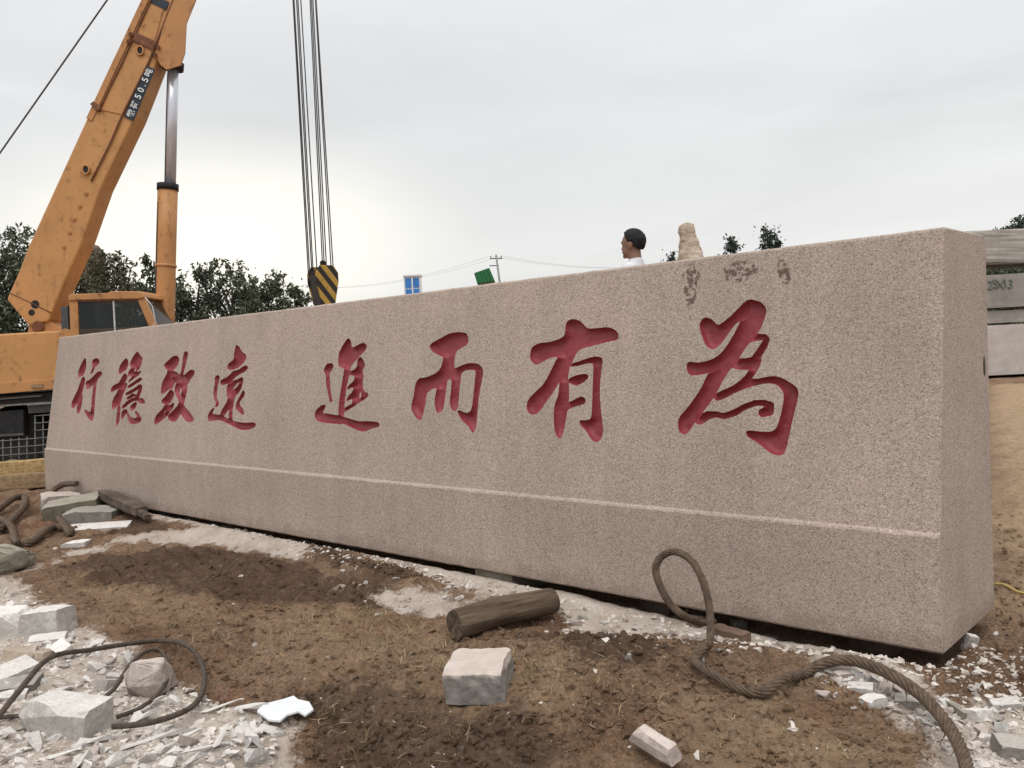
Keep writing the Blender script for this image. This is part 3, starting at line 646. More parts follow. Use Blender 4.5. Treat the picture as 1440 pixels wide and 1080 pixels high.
for k, (x0, x1, t0, t1, ch) in enumerate(cols):
    left0 = (xl(FZ0), xl(FZ1)) if k == 0 else (cols[k - 1][1],) * 2
    body.add(fq([(left0[0], 0), (x0, 0), (x0, 1), (left0[1], 1)]), [(0, 1, 2, 3)])
    body.add(fq([(x0, 0), (x1, 0), (x1, t0), (x0, t0)]), [(0, 1, 2, 3)])
    body.add(fq([(x0, t1), (x1, t1), (x1, 1), (x0, 1)]), [(0, 1, 2, 3)])
    dist = math.hypot((x0 + x1) / 2, FY0)
    sx, sz = .0045 * dist / 4.8 * (1 + max(0, dist - 6) * .06), .0048 * dist / 4.8
    n = int((x1 - x0) / sx) + 2; m = int((t1 - t0) * FL / sz) + 2
    xs = np.linspace(x0, x1, n); ts = np.linspace(t0, t1, m); Xg, Tg = np.meshgrid(xs, ts)
    P = np.stack([Xg, FY0 + (FY1 - FY0) * Tg, FZ0 + (FZ1 - FZ0) * Tg], -1).reshape(-1, 3)
    PX, PY, PD = proj(P)
    S = char_sdf(ch, PX, PY) + .35 * fbm(PX, PY, .35, 3, 40)          # hand-chiselled edge
    if ch[1][0] < 400: S = S - .45                                    # the small characters are cut a little fuller
    S = np.where(np.abs(S) < 1e-4, 1e-4, S)
    dm = np.maximum(-S, 0) * PD / F
    tt = np.clip(dm / .034, 0, 1); dep = .044 * np.sqrt(1 - (1 - tt) ** 2)
    dep = dep + np.where(S < 0, 1, 0) * np.minimum(dm / .01, 1) * .0035 * fbm(P[:, 0], P[:, 2], 28, 3, 44)
    Pd = P + fn[None] * dep[:, None]
    I = np.arange(n * m).reshape(m, n)
    a, b, c, d = I[:-1, :-1].ravel(), I[:-1, 1:].ravel(), I[1:, 1:].ravel(), I[1:, :-1].ravel()
    T = np.vstack([np.stack([a, b, c], 1), np.stack([a, c, d], 1)])
    ins = (S[T] < 0); cnt = ins.sum(1)
    outT = T[cnt == 0]; inT = T[cnt == 3]; mix = T[(cnt > 0) & (cnt < 3)]
    ov = [P]; of = [tuple(q) for q in outT]; extra = []; ekey = {}
    inf = [tuple(q) for q in inT]
    def cut(i, j):
        key = (min(i, j), max(i, j))
        if key not in ekey:
            s = S[i] / (S[i] - S[j]); extra.append(P[i] + (P[j] - P[i]) * s); ekey[key] = n * m + len(extra) - 1
        return ekey[key]
    for tri in mix:
        po, pi = [], []
        for q in range(3):
            i, j = int(tri[q]), int(tri[(q + 1) % 3])
            (pi if S[i] < 0 else po).append(i)
            if (S[i] < 0) != (S[j] < 0): e = cut(i, j); po.append(e); pi.append(e)
        of.append(tuple(po)); inf.append(tuple(pi))
    # keep only used vertices
    def compact(V, fs):
        used = np.unique(np.concatenate([np.array(f) for f in fs])); mp = {int(u): w for w, u in enumerate(used)}
        return V[used], [tuple(mp[int(i)] for i in f) for f in fs]
    ex = np.array(extra)
    vo_, fo_ = compact(np.vstack([P, ex]), of); body.add(vo_, fo_)
    vi_, fi_ = compact(np.vstack([Pd, ex]), inf)
    paint.append((vi_, fi_))
body.add(fq([(cols[-1][1], 0), (XR, 0), (XR, 1), (cols[-1][1], 1)]), [(0, 1, 2, 3)])
# plinth front, chipped ledge, top edge
rr = np.random.default_rng(3)
nxs = 420; u = np.linspace(0, 1, nxs)
rows = [(4.082, .100, .003), (4.070, .112, .003), (4.0705, .45, 0), (4.072, .621, .003), (4.077, .630, .004), (FY0, FZ0, 0)]
V = []
for (y, z, j) in rows:
    x = xl(z) + (XR - xl(z)) * u
    jy = fbm(x, x * 0 + z * 9, 7, 4, 61, .7) * j; jz = fbm(x, x * 0 + z * 5 + 3, 9, 4, 67, .7) * j * 1.4
    V.append(np.stack([x, y + np.abs(jy), z + jz], 1))
V = np.vstack(V)
body.add(V, [(r * nxs + i, r * nxs + i + 1, (r + 1) * nxs + i + 1, (r + 1) * nxs + i) for r in range(len(rows) - 1) for i in range(nxs - 1)])
trow = [(FY1, FZ1, 0), (4.292, 1.994, .002), (4.301, 2.0, .003), (4.6, 2.0, 0), (4.918, 2.0, .0), (4.943, 1.992, 0), (4.953, 1.972, 0), (4.900, .10, 0), (4.082, .10, 0)]
V = []
for (y, z, j) in trow:
    x = xl(z) + (XR - xl(z)) * u
    jz = fbm(x, x * 0 + 7, 8, 4, 71, .7) * j
    V.append(np.stack([x, np.full(nxs, y), z + jz], 1))
V = np.vstack(V)
body.add(V, [(r * nxs + i, r * nxs + i + 1, (r + 1) * nxs + i + 1, (r + 1) * nxs + i) for r in range(len(trow) - 1) for i in range(nxs - 1)])
# ends with a worn arris
prof = [(4.082, .10), (4.070, .112)] + [(4.0705 + .0015 * k / 10, .112 + (.621 - .112) * k / 10) for k in range(1, 11)] + [(4.077, .630)] + [(FY0 + (FY1 - FY0) * k / 30, FZ0 + (FZ1 - FZ0) * k / 30) for k in range(31)] + [(4.292, 1.994), (4.301, 2.0), (4.6, 2.0), (4.918, 2.0), (4.943, 1.992), (4.953, 1.972)] + [(4.953 - .053 * k / 30, 1.972 - (1.972 - .1) * k / 30) for k in range(1, 31)] + [(4.5, .1)]
pr = np.array(prof); cen = np.array([4.5, 1.05]); npf = len(pr)
dv = pr - cen; inset = pr - dv / np.linalg.norm(dv, axis=1)[:, None] * (.006 + .003 * np.abs(fbm(pr[:, 0] * 5, pr[:, 1] * 9, 2, 3, 77)))[:, None]
VR = np.vstack([np.column_stack([np.full(npf, XR), pr]), np.column_stack([np.full(npf, BX1), inset])])
body.add(VR, [((i + 1) % npf, i, npf + i, npf + (i + 1) % npf)[::-1] for i in range(npf)] + [tuple(range(npf, 2 * npf))])
body.add(np.column_stack([[xl(z) for z in pr[:, 1]], pr]), [tuple(range(npf - 1, -1, -1))])
bo = body.build('block_body', M['granite'], blk)
for v_, f_ in paint:
    o = MB().add(v_, f_).build('carved_character', M['red'], blk, smooth=True)
# dark disc stands in for the shade inside the end's drill hole
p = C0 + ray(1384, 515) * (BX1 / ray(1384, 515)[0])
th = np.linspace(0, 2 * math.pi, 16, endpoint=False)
mb = MB().prism(np.column_stack([np.full(16, BX1 + .002), p[1] + .018 * np.cos(th), p[2] + .05 * np.sin(th)]), (-.01, 0, 0)); mb.build('lewis_hole_shade', M['darksteel'], blk)
# bearers under the block
bl = ['short pale stone bearer under the block beside the big log', 'dark timber bearer under the block near the wire rope loop', 'dark timber bearer deep under the right end of the block', 'flat stone bearer under the left part of the block']
def rough_box(name, mat, size, seed, cuts=6, amp=.004, chip=.02, parent=None, taper=0):
    bm = bmesh.new(); bmesh.ops.create_cube(bm, size=1)
    bmesh.ops.subdivide_edges(bm, edges=bm.edges[:], cuts=cuts, use_grid_fill=True)
    s = Vector(size); off = Vector((seed * 3.1, seed * 1.7, -seed * 2.3))
    for v in bm.verts:
        c = v.co.copy(); e = sum(1 for k in c if abs(abs(k) - .5) < 1e-4)
        w = Vector((c.x * s.x, c.y * s.y, (c.z + .5) * s.z))
        if taper: w.x *= 1 - taper * (c.z + .5); w.y *= 1 - taper * (c.z + .5)
        nz = mnoise.noise_vector(w * 9 + off) * amp * .9 + mnoise.noise_vector(w * 31 + off) * amp * .9
        if e >= 2:
            k = max(0, mnoise.noise(w * 9 + off * 2)) * chip + chip * .18
            cc = Vector((0, 0, s.z * .5)); dd = (w - cc); 
            w = w - Vector((dd.x / s.x, dd.y / s.y, dd.z / s.z)).normalized() * k * (e - .8)
        v.co = w + nz
    me = bpy.data.meshes.new(name); bm.to_mesh(me); bm.free()
    return link(name, me, mat, parent)
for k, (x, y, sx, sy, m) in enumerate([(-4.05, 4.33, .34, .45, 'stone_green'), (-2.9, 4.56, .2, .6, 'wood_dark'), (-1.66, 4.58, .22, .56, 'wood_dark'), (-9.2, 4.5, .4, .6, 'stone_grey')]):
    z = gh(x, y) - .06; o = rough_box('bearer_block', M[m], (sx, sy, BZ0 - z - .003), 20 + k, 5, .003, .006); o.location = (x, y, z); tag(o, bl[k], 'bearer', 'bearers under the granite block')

# ------------------------------------------------------------------ rocks and chips
def hull_mesh(name, seed, n=14, flat=1.0, sx=1, sy=1):
    r = np.random.default_rng(seed); bm = bmesh.new()
    for _ in range(n):
        q = r.normal(size=3); q /= np.linalg.norm(q); q *= r.uniform(.75, 1.1); bm.verts.new((q[0] * sx * .5, q[1] * sy * .5, (q[2]) * flat * .5))
    res = bmesh.ops.convex_hull(bm, input=bm.verts[:])
    bmesh.ops.delete(bm, geom=[v for v in bm.verts if not v.link_faces], context='VERTS')
    me = bpy.data.meshes.new(name); bm.to_mesh(me); bm.free(); return me
def boulder(name, mat, size, seed, n=26, amp=.03, sub=2, loc=(0, 0, 0), rz=0, sink=.1):
    me = hull_mesh(name, seed, n); bm = bmesh.new(); bm.from_mesh(me); bpy.data.meshes.remove(me)
    bmesh.ops.bevel(bm, geom=bm.edges[:], offset=.02, segments=1, affect='EDGES')
    bmesh.ops.triangulate(bm, faces=bm.faces[:])
    for _ in range(sub): bmesh.ops.subdivide_edges(bm, edges=bm.edges[:], cuts=1)
    off = Vector((seed, -seed * 2.0, seed * .5))
    for v in bm.verts:
        v.co += mnoise.noise_vector(v.co * 4 + off) * amp + mnoise.noise_vector(v.co * 13 + off) * amp * .4
    zmin = min(v.co.z for v in bm.verts)
    for v in bm.verts: v.co = Vector((v.co.x * size[0], v.co.y * size[1], (v.co.z - zmin - sink) * size[2]))
    me = bpy.data.meshes.new(name); bm.to_mesh(me); bm.free()
    o = link(name, me, mat); o.location = tuple(loc); o.rotation_euler = (0, 0, rz); return o
chip_m = {}
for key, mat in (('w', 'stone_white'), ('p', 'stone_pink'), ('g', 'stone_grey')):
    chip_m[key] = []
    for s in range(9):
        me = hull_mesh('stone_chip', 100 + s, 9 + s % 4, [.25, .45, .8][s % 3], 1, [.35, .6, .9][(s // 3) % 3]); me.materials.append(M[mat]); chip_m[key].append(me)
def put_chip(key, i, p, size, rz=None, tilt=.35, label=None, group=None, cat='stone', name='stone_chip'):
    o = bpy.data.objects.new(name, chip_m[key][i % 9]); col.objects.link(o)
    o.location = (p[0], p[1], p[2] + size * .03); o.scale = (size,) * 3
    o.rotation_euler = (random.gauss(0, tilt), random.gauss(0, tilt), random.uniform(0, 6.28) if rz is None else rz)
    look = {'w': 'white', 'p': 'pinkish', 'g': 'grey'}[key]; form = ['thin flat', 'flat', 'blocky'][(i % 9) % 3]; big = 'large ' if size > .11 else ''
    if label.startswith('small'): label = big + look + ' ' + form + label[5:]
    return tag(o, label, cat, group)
def rand_in(poly_px, n, seed, pad=None):
    r = np.random.default_rng(seed); P = np.array(poly_px, float); out = []
    lo, hi = P.min(0), P.max(0)
    while len(out) < n:
        q = r.uniform(lo, hi, (200, 2)); s = sdpoly(q[:, 0], q[:, 1], P) < 0; out += list(q[s])
    return out[:n]
LEFT_RUB = [(-20, 815), (40, 838), (80, 870), (125, 900), (190, 920), (240, 955), (300, 990), (380, 1012), (400, 1090), (-20, 1095)]
for gp_ in Gmany(rand_in(LEFT_RUB, 215, 51)):
    sc = (.05 + .13 * random.random() ** 1.6)
    put_chip('w' if random.random() < .85 else 'p', random.choice((0, 3, 0, 3, 6, 1, 4, 2, 5, 7)), gp_, sc , label='small stone chip in the white rubble around the thin looped cable', group='stone chips in the white rubble')
RIGHT_RUB = [(1140, 950), (1220, 945), (1320, 985), (1440, 1000), (1440, 1090), (1370, 1085), (1300, 1035), (1230, 1000), (1150, 985)]
for gp_ in Gmany(rand_in(RIGHT_RUB, 60, 52)):
    put_chip('wpg'[random.choice((0, 0, 1, 1, 2))], random.randrange(9), gp_, .035 + .075 * random.random() ** 2, label='small broken stone chip in the gravel below the thick wire rope', group='stone chips below the thick wire rope')
for gp_ in Gmany(rand_in([(770, 855), (850, 850), (960, 885), (1060, 905), (1000, 935), (900, 920), (800, 900)], 40, 53)):
    put_chip('wpg'[random.choice((0, 1, 1, 2))], random.randrange(9), gp_, .03 + .06 * random.random() ** 2, label='small stone chip on dirt between the log and the rope loop', group='stone chips between the log and the rope loop')
for gp_ in Gmany(rand_in([(310, 755), (430, 775), (600, 815), (740, 835), (760, 850), (600, 830), (440, 790)], 30, 54)):
    put_chip('wp'[random.random() < .4], random.randrange(9), gp_, .04 + .06 * random.random() ** 2, label='small stone chip in pale slurry along the foot of the block', group='stone chips along the foot of the block')
for gp_ in Gmany(rand_in([(1400, 880), (1440, 870), (1440, 1000), (1350, 980), (1340, 945)], 16, 55)):
    put_chip('wg'[random.random() < .4], random.randrange(9), gp_, .03 + .05 * random.random() ** 2, label='small stone chip on the dirt beside the right end of the block', group='stone chips beside the right end')
# long split slivers fanned out on the rubble
sliv_label = 'long pale split stone sliver in the fan of offcuts beside the white sheet'
for (x0, y0, x1, y1, w, lift) in [(318, 1050, 250, 1078, 9, .05), (170, 1056, 300, 1026, 9, .03), (345, 1035, 372, 1085, 15, .09), (365, 1028, 415, 1072, 20, .07), (330, 1000, 400, 1006, 12, .04), (275, 1008, 350, 990, 8, .03),
                                 (165, 1010, 240, 985, 7, .03), (170, 1028, 245, 1000, 8, .04), (300, 1062, 325, 1035, 9, .06), (255, 1085, 300, 1070, 10, .05), (380, 1020, 445, 1040, 8, .03), (100, 1052, 180, 1038, 9, .02), (240, 1048, 290, 1038, 12, .04), (60, 1070, 120, 1060, 10, .02)]:
    a = G(x0, y0); b = G(x1, y1); a[2] += lift * .3; b[2] += lift; L = np.linalg.norm(b - a)
    o = bpy.data.objects.new('stone_sliver', chip_m['w'][random.choice((0, 1, 9 % 9))]); col.objects.link(o)
    wid = w / F * np.linalg.norm((a + b) / 2 - C0)
    o.location = tuple((a + b) / 2); dz = Vector(b - a); o.rotation_euler = dz.to_track_quat('X', 'Z').to_euler(); o.scale = (L * 1.15, wid * 3.2, wid * 2.6)
    tag(o, sliv_label, 'stone', 'split stone slivers')
def fractured(name, mat, size, seed, cuts=9, taper=0):
    r = np.random.default_rng(seed * 7 + 3); bm = bmesh.new(); bmesh.ops.create_cube(bm, size=1)
    sx, sy, sz = size
    for v in bm.verts:
        t = 1 - taper * (v.co.z + .5)
        v.co = Vector((v.co.x * sx * t * r.uniform(.94, 1.03), v.co.y * sy * t * r.uniform(.92, 1.04), (v.co.z + .5) * sz * (1 if v.co.z < 0 else r.uniform(.9, 1.04))))
    for k in range(cuts):
        n = Vector((r.choice((-1, 1)) * r.uniform(.1, 1) / sx, r.choice((-1, 1)) * r.uniform(.1, 1) / sy, r.uniform(-.35, 1.0) / sz))
        if k % 3 == 0: n[int(r.integers(2))] = 0
        n.normalize(); far = max((v.co.dot(n) for v in bm.verts)); mn = min(sx, sy, sz)
        q = bmesh.ops.bisect_plane(bm, geom=bm.verts[:] + bm.edges[:] + bm.faces[:], plane_co=n * (far - r.uniform(.03, .22 if k < 3 else .10) * mn), plane_no=n, clear_outer=True)
        ed = [e for e in q['geom_cut'] if isinstance(e, bmesh.types.BMEdge)]
        if ed: bmesh.ops.contextual_create(bm, geom=ed)
    bmesh.ops.remove_doubles(bm, verts=bm.verts[:], dist=min(size) * .01)
    bmesh.ops.triangulate(bm, faces=bm.faces[:])
    lim = max(size) * .11
    for _ in range(4):
        le = [e for e in bm.edges if e.calc_length() > lim]
        if not le: break
        bmesh.ops.subdivide_edges(bm, edges=le, cuts=1); bmesh.ops.triangulate(bm, faces=bm.faces[:])
    off = Vector((seed * 3.3, seed * 1.9, -seed)); a = min(.006, min(size) * .045)
    for v in bm.verts: v.co += mnoise.noise_vector(v.co * (5 / max(size)) + off) * a + mnoise.noise_vector(v.co * 38 + off) * a * .55
    bmesh.ops.recalc_face_normals(bm, faces=bm.faces[:])
    me = bpy.data.meshes.new(name); bm.to_mesh(me); bm.free(); return link(name, me, mat)
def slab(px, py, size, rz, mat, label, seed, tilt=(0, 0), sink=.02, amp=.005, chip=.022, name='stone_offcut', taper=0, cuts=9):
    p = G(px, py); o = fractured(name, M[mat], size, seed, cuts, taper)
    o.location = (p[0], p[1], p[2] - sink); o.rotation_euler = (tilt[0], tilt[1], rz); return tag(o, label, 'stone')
RA = math.atan2(RH[1], RH[0])                     # heading that runs left to right in view
slab(677, 968, (.25, .22, .15), RA - R(13), 'stone_cut', 'cube-like cut stone with a dusty top painted as lit alone on brown dirt', 1, (R(3), R(-3)), .02, cuts=5)
slab(94, 1026, (.38, .17, .17), RA - R(20), 'stone_white', 'large white cut stone block crossed by the thin cable', 222, (0, R(2)), .03, cuts=4)
slab(69, 888, (.25, .20, .17), RA - R(8), 'stone_white', 'white squared stone with grey face, right one of a touching pair in the rubble', 3, (R(-3), R(-4)), .03, cuts=4)
slab(8, 890, (.28, .22, .17), RA + R(5), 'stone_white', 'white squared stone, left one of a touching pair in the rubble', 4, (0, R(5)), .03, cuts=4)
slab(25, 970, (.22, .14, .055), RA + R(8), 'stone_grey', 'flat grey-sided stone slab lying on dusty rubble', 5, (R(5), R(-6)), .01)
slab(20, 950, (.20, .16, .06), RA + R(50), 'stone_white', 'thin broken white slab leaning behind the flat grey slab', 6, (R(10), R(-9)), .01)
slab(40, 925, (.24, .12, .06), RA + R(-10), 'rock_tan', 'tan ochre stained broken stone among white rubble', 7, (R(-8), R(4)), .015)
slab(68, 900, (.20, .09, .03), RA + R(16), 'stone_white', 'thin white flake lying before the squared stone pair', 8, (R(10), 0), .005)
slab(90, 916, (.12, .08, .05), RA + R(-40), 'stone_white', 'small tilted white fragment beside the thin white flake', 9, (R(25), R(10)), .005)
slab(922, 1048, (.21, .075, .055), RA + R(-52), 'stone_pink', 'elongated pale stone lying alone on brown dirt', 10, (R(8), R(10)), .014, cuts=14, taper=.25)
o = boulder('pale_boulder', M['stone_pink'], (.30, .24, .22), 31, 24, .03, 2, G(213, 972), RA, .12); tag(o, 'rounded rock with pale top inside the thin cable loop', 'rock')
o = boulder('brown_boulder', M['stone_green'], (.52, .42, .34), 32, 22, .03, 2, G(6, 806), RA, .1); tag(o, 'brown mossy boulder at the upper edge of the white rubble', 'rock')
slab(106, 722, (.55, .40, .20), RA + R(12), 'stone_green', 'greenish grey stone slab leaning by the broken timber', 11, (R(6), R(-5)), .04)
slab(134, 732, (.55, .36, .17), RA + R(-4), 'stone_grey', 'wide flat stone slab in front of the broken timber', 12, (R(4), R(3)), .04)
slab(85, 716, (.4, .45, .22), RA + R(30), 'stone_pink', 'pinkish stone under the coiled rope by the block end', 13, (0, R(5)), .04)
slab(140, 744, (.6, .2, .05), RA + R(6), 'stone_white', 'thin pale slab flat on the dirt below the timber', 14, (R(9), 0), .01)
slab(108, 769, (.22, .16, .08), RA, 'stone_white', 'small white stone half buried in the dark wheel track', 15, (0, 0), .03)
slab(1038, 884, (.075, .06, .05), RA + R(10), 'stone_green', 'small greenish stone beside the brown wood offcut', 16, (0, R(6)), .008)
slab(1277, 990, (.11, .06, .04), RA + R(-20), 'stone_grey', 'grey slab fragment under the thick wire rope', 17, (R(6), R(8)), .01)
slab(1262, 982, (.10, .035, .025), RA + R(-30), 'stone_grey', 'narrow grey stone fragment beside the grey slab', 18, (R(14), 0), .01)
slab(1432, 1060, (.16, .12, .065), RA + R(-12), 'stone_grey', 'dark grey squared stone in the pale gravel', 19, (R(3), R(4)), .015)
slab(1374, 1008, (.10, .08, .045), RA + R(25), 'stone_white', 'broad pale stone in the gravel right of the rope', 20, (R(-12), R(10)), .015)
slab(1414, 992, (.11, .06, .03), RA + R(-8), 'stone_white', 'flat pale stone near the block end in the gravel', 21, (R(4), R(-4)), .01)
slab(1345, 1000, (.05, .11, .03), RA + R(15), 'stone_green', 'greenish stone splinter beside the thick rope', 22, (R(6), R(16)), .01)
slab(1318, 1012, (.08, .07, .04), RA + R(40), 'stone_white', 'pale stone wedge touching the thick rope', 23, (R(18), R(12)), .01)
slab(1210, 968, (.10, .06, .02), RA + R(-25), 'stone_white', 'thin pale flake on the mound below the rope arch', 24, (R(6), R(-4)), .005)
slab(1190, 950, (.10, .05, .02), RA + R(5), 'stone_pink', 'pinkish flake on top of the mound below the rope arch', 25, (0, 0), .003)
slab(1358, 913, (.05, .05, .09), RA, 'stone_white', 'upright white chip against the block corner', 26, (R(10), R(20)), .01)
slab(884, 932, (.04, .035, .05), RA, 'stone_grey', 'small pointed grey stone on the dirt mound', 27, (0, 0), .01, taper=.4)
slab(1228, 985, (.09, .07, .06), RA + R(20), 'stone_white', 'rounded dusty white lump on the mound', 28, (0, 0), .04, .014, .05)

# white torn sheet half buried
mb = MB(); P = gpoly([(362, 1012), (372, 1003), (400, 997), (414, 993), (420, 998), (436, 1002), (442, 1012), (430, 1020), (420, 1014), (405, 1018), (395, 1026), (378, 1024)])
zz = gh(*P.mean(0)); mb.prism(np.column_stack([P, zz + .045 + .05 * (P[:, 1] - P[:, 1].min())]), (0, 0, -.012))
o = mb.build('white_sheet', M['white_paint'], loc=(P[:, 0].mean(), P[:, 1].mean(), zz), bevel=.003); tag(o, 'torn bright white board fragment half buried in brown dirt', 'board')

# log
a = G(640, 893); b = G(778, 862); a[2] += .055; b[2] += .07
ax = (b - a); L = np.linalg.norm(ax); mb = MB(); n = 30; seg = 60; V = []
for i in range(n):
    t = i / (n - 1); e = min(t, 1 - t) * L; r0 = .083 - .009 * t - (.004 * max(0, 1 - e / .012))
    for k in range(seg):
        th = 2 * math.pi * k / seg; w = 1 + .07 * mnoise.noise(Vector((t * 3, math.cos(th) * 1.4, math.sin(th) * 1.4))) + .03 * mnoise.noise(Vector((t * 4, math.cos(th) * 6, math.sin(th) * 6))) - .10 * math.exp(-((th - 1.1 - .25 * mnoise.noise(Vector((t * 4, 0, 0)))) / .09) ** 2) - .07 * math.exp(-((th - 2.3 - .2 * mnoise.noise(Vector((t * 5, 3, 0)))) / .08) ** 2)
        V.append((t * L, r0 * w * math.cos(th), r0 * w * math.sin(th) + .012 * math.sin(t * 3)))
f = [(i * seg + k, (i + 1) * seg + k, (i + 1) * seg + (k + 1) % seg, i * seg + (k + 1) % seg) for i in range(n - 1) for k in range(seg)] + [tuple(range(seg)), tuple(range(n * seg - 1, (n - 1) * seg - 1, -1))]
mb.add(V, f); lg = mb.build('log', M['log'], smooth=True); lg.data.set_sharp_from_angle(angle=R(42)); lg.location = tuple(a); lg.rotation_euler = Vector(ax).to_track_quat('X', 'Z').to_euler()
tag(lg, 'thick weathered brown log lying on dirt before the block', 'log')
# wood offcuts
def timber(px0, py0, px1, py1, w, h, mat, label, seed, lift0=0, lift1=0, name='timber_offcut'):
    a = G(px0, py0, lift0 + h * .35); b = G(px1, py1, lift1 + h * .35); L = np.linalg.norm(b - a)
    o = rough_box(name, M[mat], (L, w, h), seed, 7, .004, .015); me_ = o.data
    for v in me_.vertices: v.co.z -= h / 2
    o.location = tuple((a + b) / 2); o.rotation_euler = Vector(b - a).to_track_quat('X', 'Z').to_euler(); return tag(o, label, 'timber')
timber(1005, 890, 1050, 903, .07, .055, 'wood_red', 'short brown sawn wood offcut beside the rope loop', 41)
timber(975, 882, 1000, 880, .08, .07, 'wood_dark', 'dark wood scrap below the rope loop by the block', 42)
timber(128, 706, 165, 722, .10, .08, 'wood_dark', 'grey split timber end by the foot of the block', 43, .10, .02)
timber(148, 712, 200, 729, .14, .10, 'wood_dark', 'thick broken grey timber resting against stone slabs', 44, .10, .04)
timber(168, 716, 208, 733, .07, .06, 'wood_dark', 'thin broken grey timber sliding off the thick one', 45, .12, .02)

# ------------------------------------------------------------------ wire ropes with twisted strands
def wire_rope(name, path, rad, mat, label, strands=7, lay=.26, step=.012):
    P = catmull(path, step); n = len(P)
    t = np.gradient(P, axis=0); t /= np.linalg.norm(t, axis=1)[:, None]
    a = np.cross(t[0], [0, 0, 1.]); a /= np.linalg.norm(a); s = np.concatenate([[0], np.cumsum(np.linalg.norm(np.diff(P, axis=0), axis=1))])
    A, B = [], []
    for i in range(n):
        a = a - t[i] * (a @ t[i]); a /= np.linalg.norm(a); A.append(a); B.append(np.cross(t[i], a))
    A, B = np.array(A), np.array(B); mb = MB()
    if isinstance(rad, tuple): rad = rad[0] + (rad[1] - rad[0]) * np.clip((np.arange(n) / n - .3) / .4, 0, 1)
    rad = np.broadcast_to(rad, (n,)) * (1 + .05 * fbm(np.arange(n) * .03, np.zeros(n), 1.0, 3, 5)); sr = rad * .36
    for k in range(strands):
        th = 2 * math.pi * (k / strands) + s / lay * 2 * math.pi
        Q = P + (A * np.cos(th)[:, None] + B * np.sin(th)[:, None]) * (rad - sr)[:, None]
        mb.tube(Q, sr, 6)
    mb.tube(P, rad * .55, 6)
    rq = np.random.default_rng(n)
    for _ in range(int(s[-1] * 14)):                       # broken wires standing off the lay
        i = int(rq.integers(2, n - 3)); th = rq.uniform(0, 6.28); o_ = A[i] * math.cos(th) + B[i] * math.sin(th); p0 = P[i] + o_ * rad[i] * .9; l_ = rq.uniform(.3, 1.0) * rad[i] * 1.6
        mb.tube([p0, p0 + (o_ * .5 + t[i]) * l_ * .5, p0 + (o_ * 1.2 + t[i] * .8) * l_], .0009 + rad[i] * .015, 4)
    base = P[len(P) // 2].copy(); base[2] = P[:, 2].min()
    o = mb.build(name, mat, smooth=True, loc=base); return tag(o, label, 'wire rope')
LY = 3.66
def gp(px, py, dz): return G(px, py, dz)
loop = [aty(1004, 874, 3.95), aty(985, 876, 3.8), aty(965, 868, LY), aty(945, 852, LY - .02), aty(930, 828, LY - .03), aty(922, 800, LY - .02), aty(931, 782, LY), aty(950, 776, LY + .01), aty(972, 788, LY), aty(987, 814, LY - .02), aty(996, 845, LY - .04), aty(999, 875, LY - .08), aty(998, 905, LY - .14)]
tail = [gp(990, 925, .045), gp(978, 938, .03), gp(992, 953, .035), gp(1020, 972, .04), gp(1048, 983, .035), gp(1075, 985, .035), gp(1102, 972, .05), atz(1130, 948, .10), atz(1160, 932, .13), atz(1200, 929, .15), atz(1245, 945, .15), atz(1290, 973, .12), atz(1325, 1009, .10), atz(1350, 1050, .09), atz(1363, 1095, .09), atz(1372, 1150, .08), atz(1378, 1230, .06)]
wire_rope('thick_wire_rope', loop + tail, (.019, .0255), M['rope'], 'thick rusty wire rope with upright loop snaking before the block')
thin = [gp(-60, 1090, .08), gp(-10, 1052, .10), gp(30, 1022, .16), gp(75, 990, .22), gp(130, 958, .16), gp(180, 932, .10), gp(225, 919, .07), gp(262, 925, .07), gp(284, 948, .06), gp(288, 978, .05), gp(275, 1006, .05), gp(245, 1026, .06), gp(205, 1037, .06), gp(160, 1038, .05)]
wire_rope('thin_wire_rope', thin, .0135, M['thinrope'], 'thin dark wire cable in a wide loop over the white rubble', 6, .09, .012)
thin2 = [gp(-40, 1030, .03), gp(10, 1017, .03), gp(60, 1015, .03), gp(120, 1000, .02), gp(160, 985, .05), gp(185, 962, .10), gp(210, 948, .12), gp(230, 950, .12), gp(239, 965, .08), gp(228, 985, .05), gp(200, 1003, .03), gp(165, 1018, .03)]
wire_rope('thin_wire_rope', thin2, .011, M['thinrope'], 'thin dark wire cable curled over the rounded pale-topped rock', 6, .08, .012)
coil = [gp(-60, 735, .06), gp(-20, 745, .06), gp(0, 752, .06), gp(22, 735, .06), gp(36, 718, .07), gp(34, 711, .1), gp(20, 713, .1), gp(0, 724, .07), gp(-30, 742, .05), gp(-60, 760, .05)]
wire_rope('coiled_wire_rope', coil, .04, M['rope'], 'rusty wire rope bight crossing itself left of the zigzag rope', 6, .22, .02)
coil2 = [gp(-50, 722, .05), gp(-15, 733, .05), gp(8, 745, .09), gp(18, 752, .06), gp(22, 768, .05), gp(32, 774, .05), gp(50, 766, .05), gp(75, 750, .06), gp(98, 751, .05), gp(99, 756, .04), gp(93, 748, .05), gp(82, 735, .06), gp(72, 720, .08), gp(74, 707, .12), gp(90, 703, .18), gp(110, 704, .2)]
wire_rope('zigzag_wire_rope', coil2, .036, M['rope'], 'rusty wire rope zigzagging on dirt towards the stone slabs', 6, .22, .02)
hose = [gp(1398, 826, .02), gp(1412, 829, .03), gp(1425, 834, .02), gp(1445, 840, .02), gp(1500, 838, .02)]
mb = MB().tube(catmull(hose, .05), .008, 8); o = mb.build('yellow_hose', M['yellow'], smooth=True, loc=G(1425, 834)); tag(o, 'thin yellow hose on tan dirt beside the right end', 'hose')

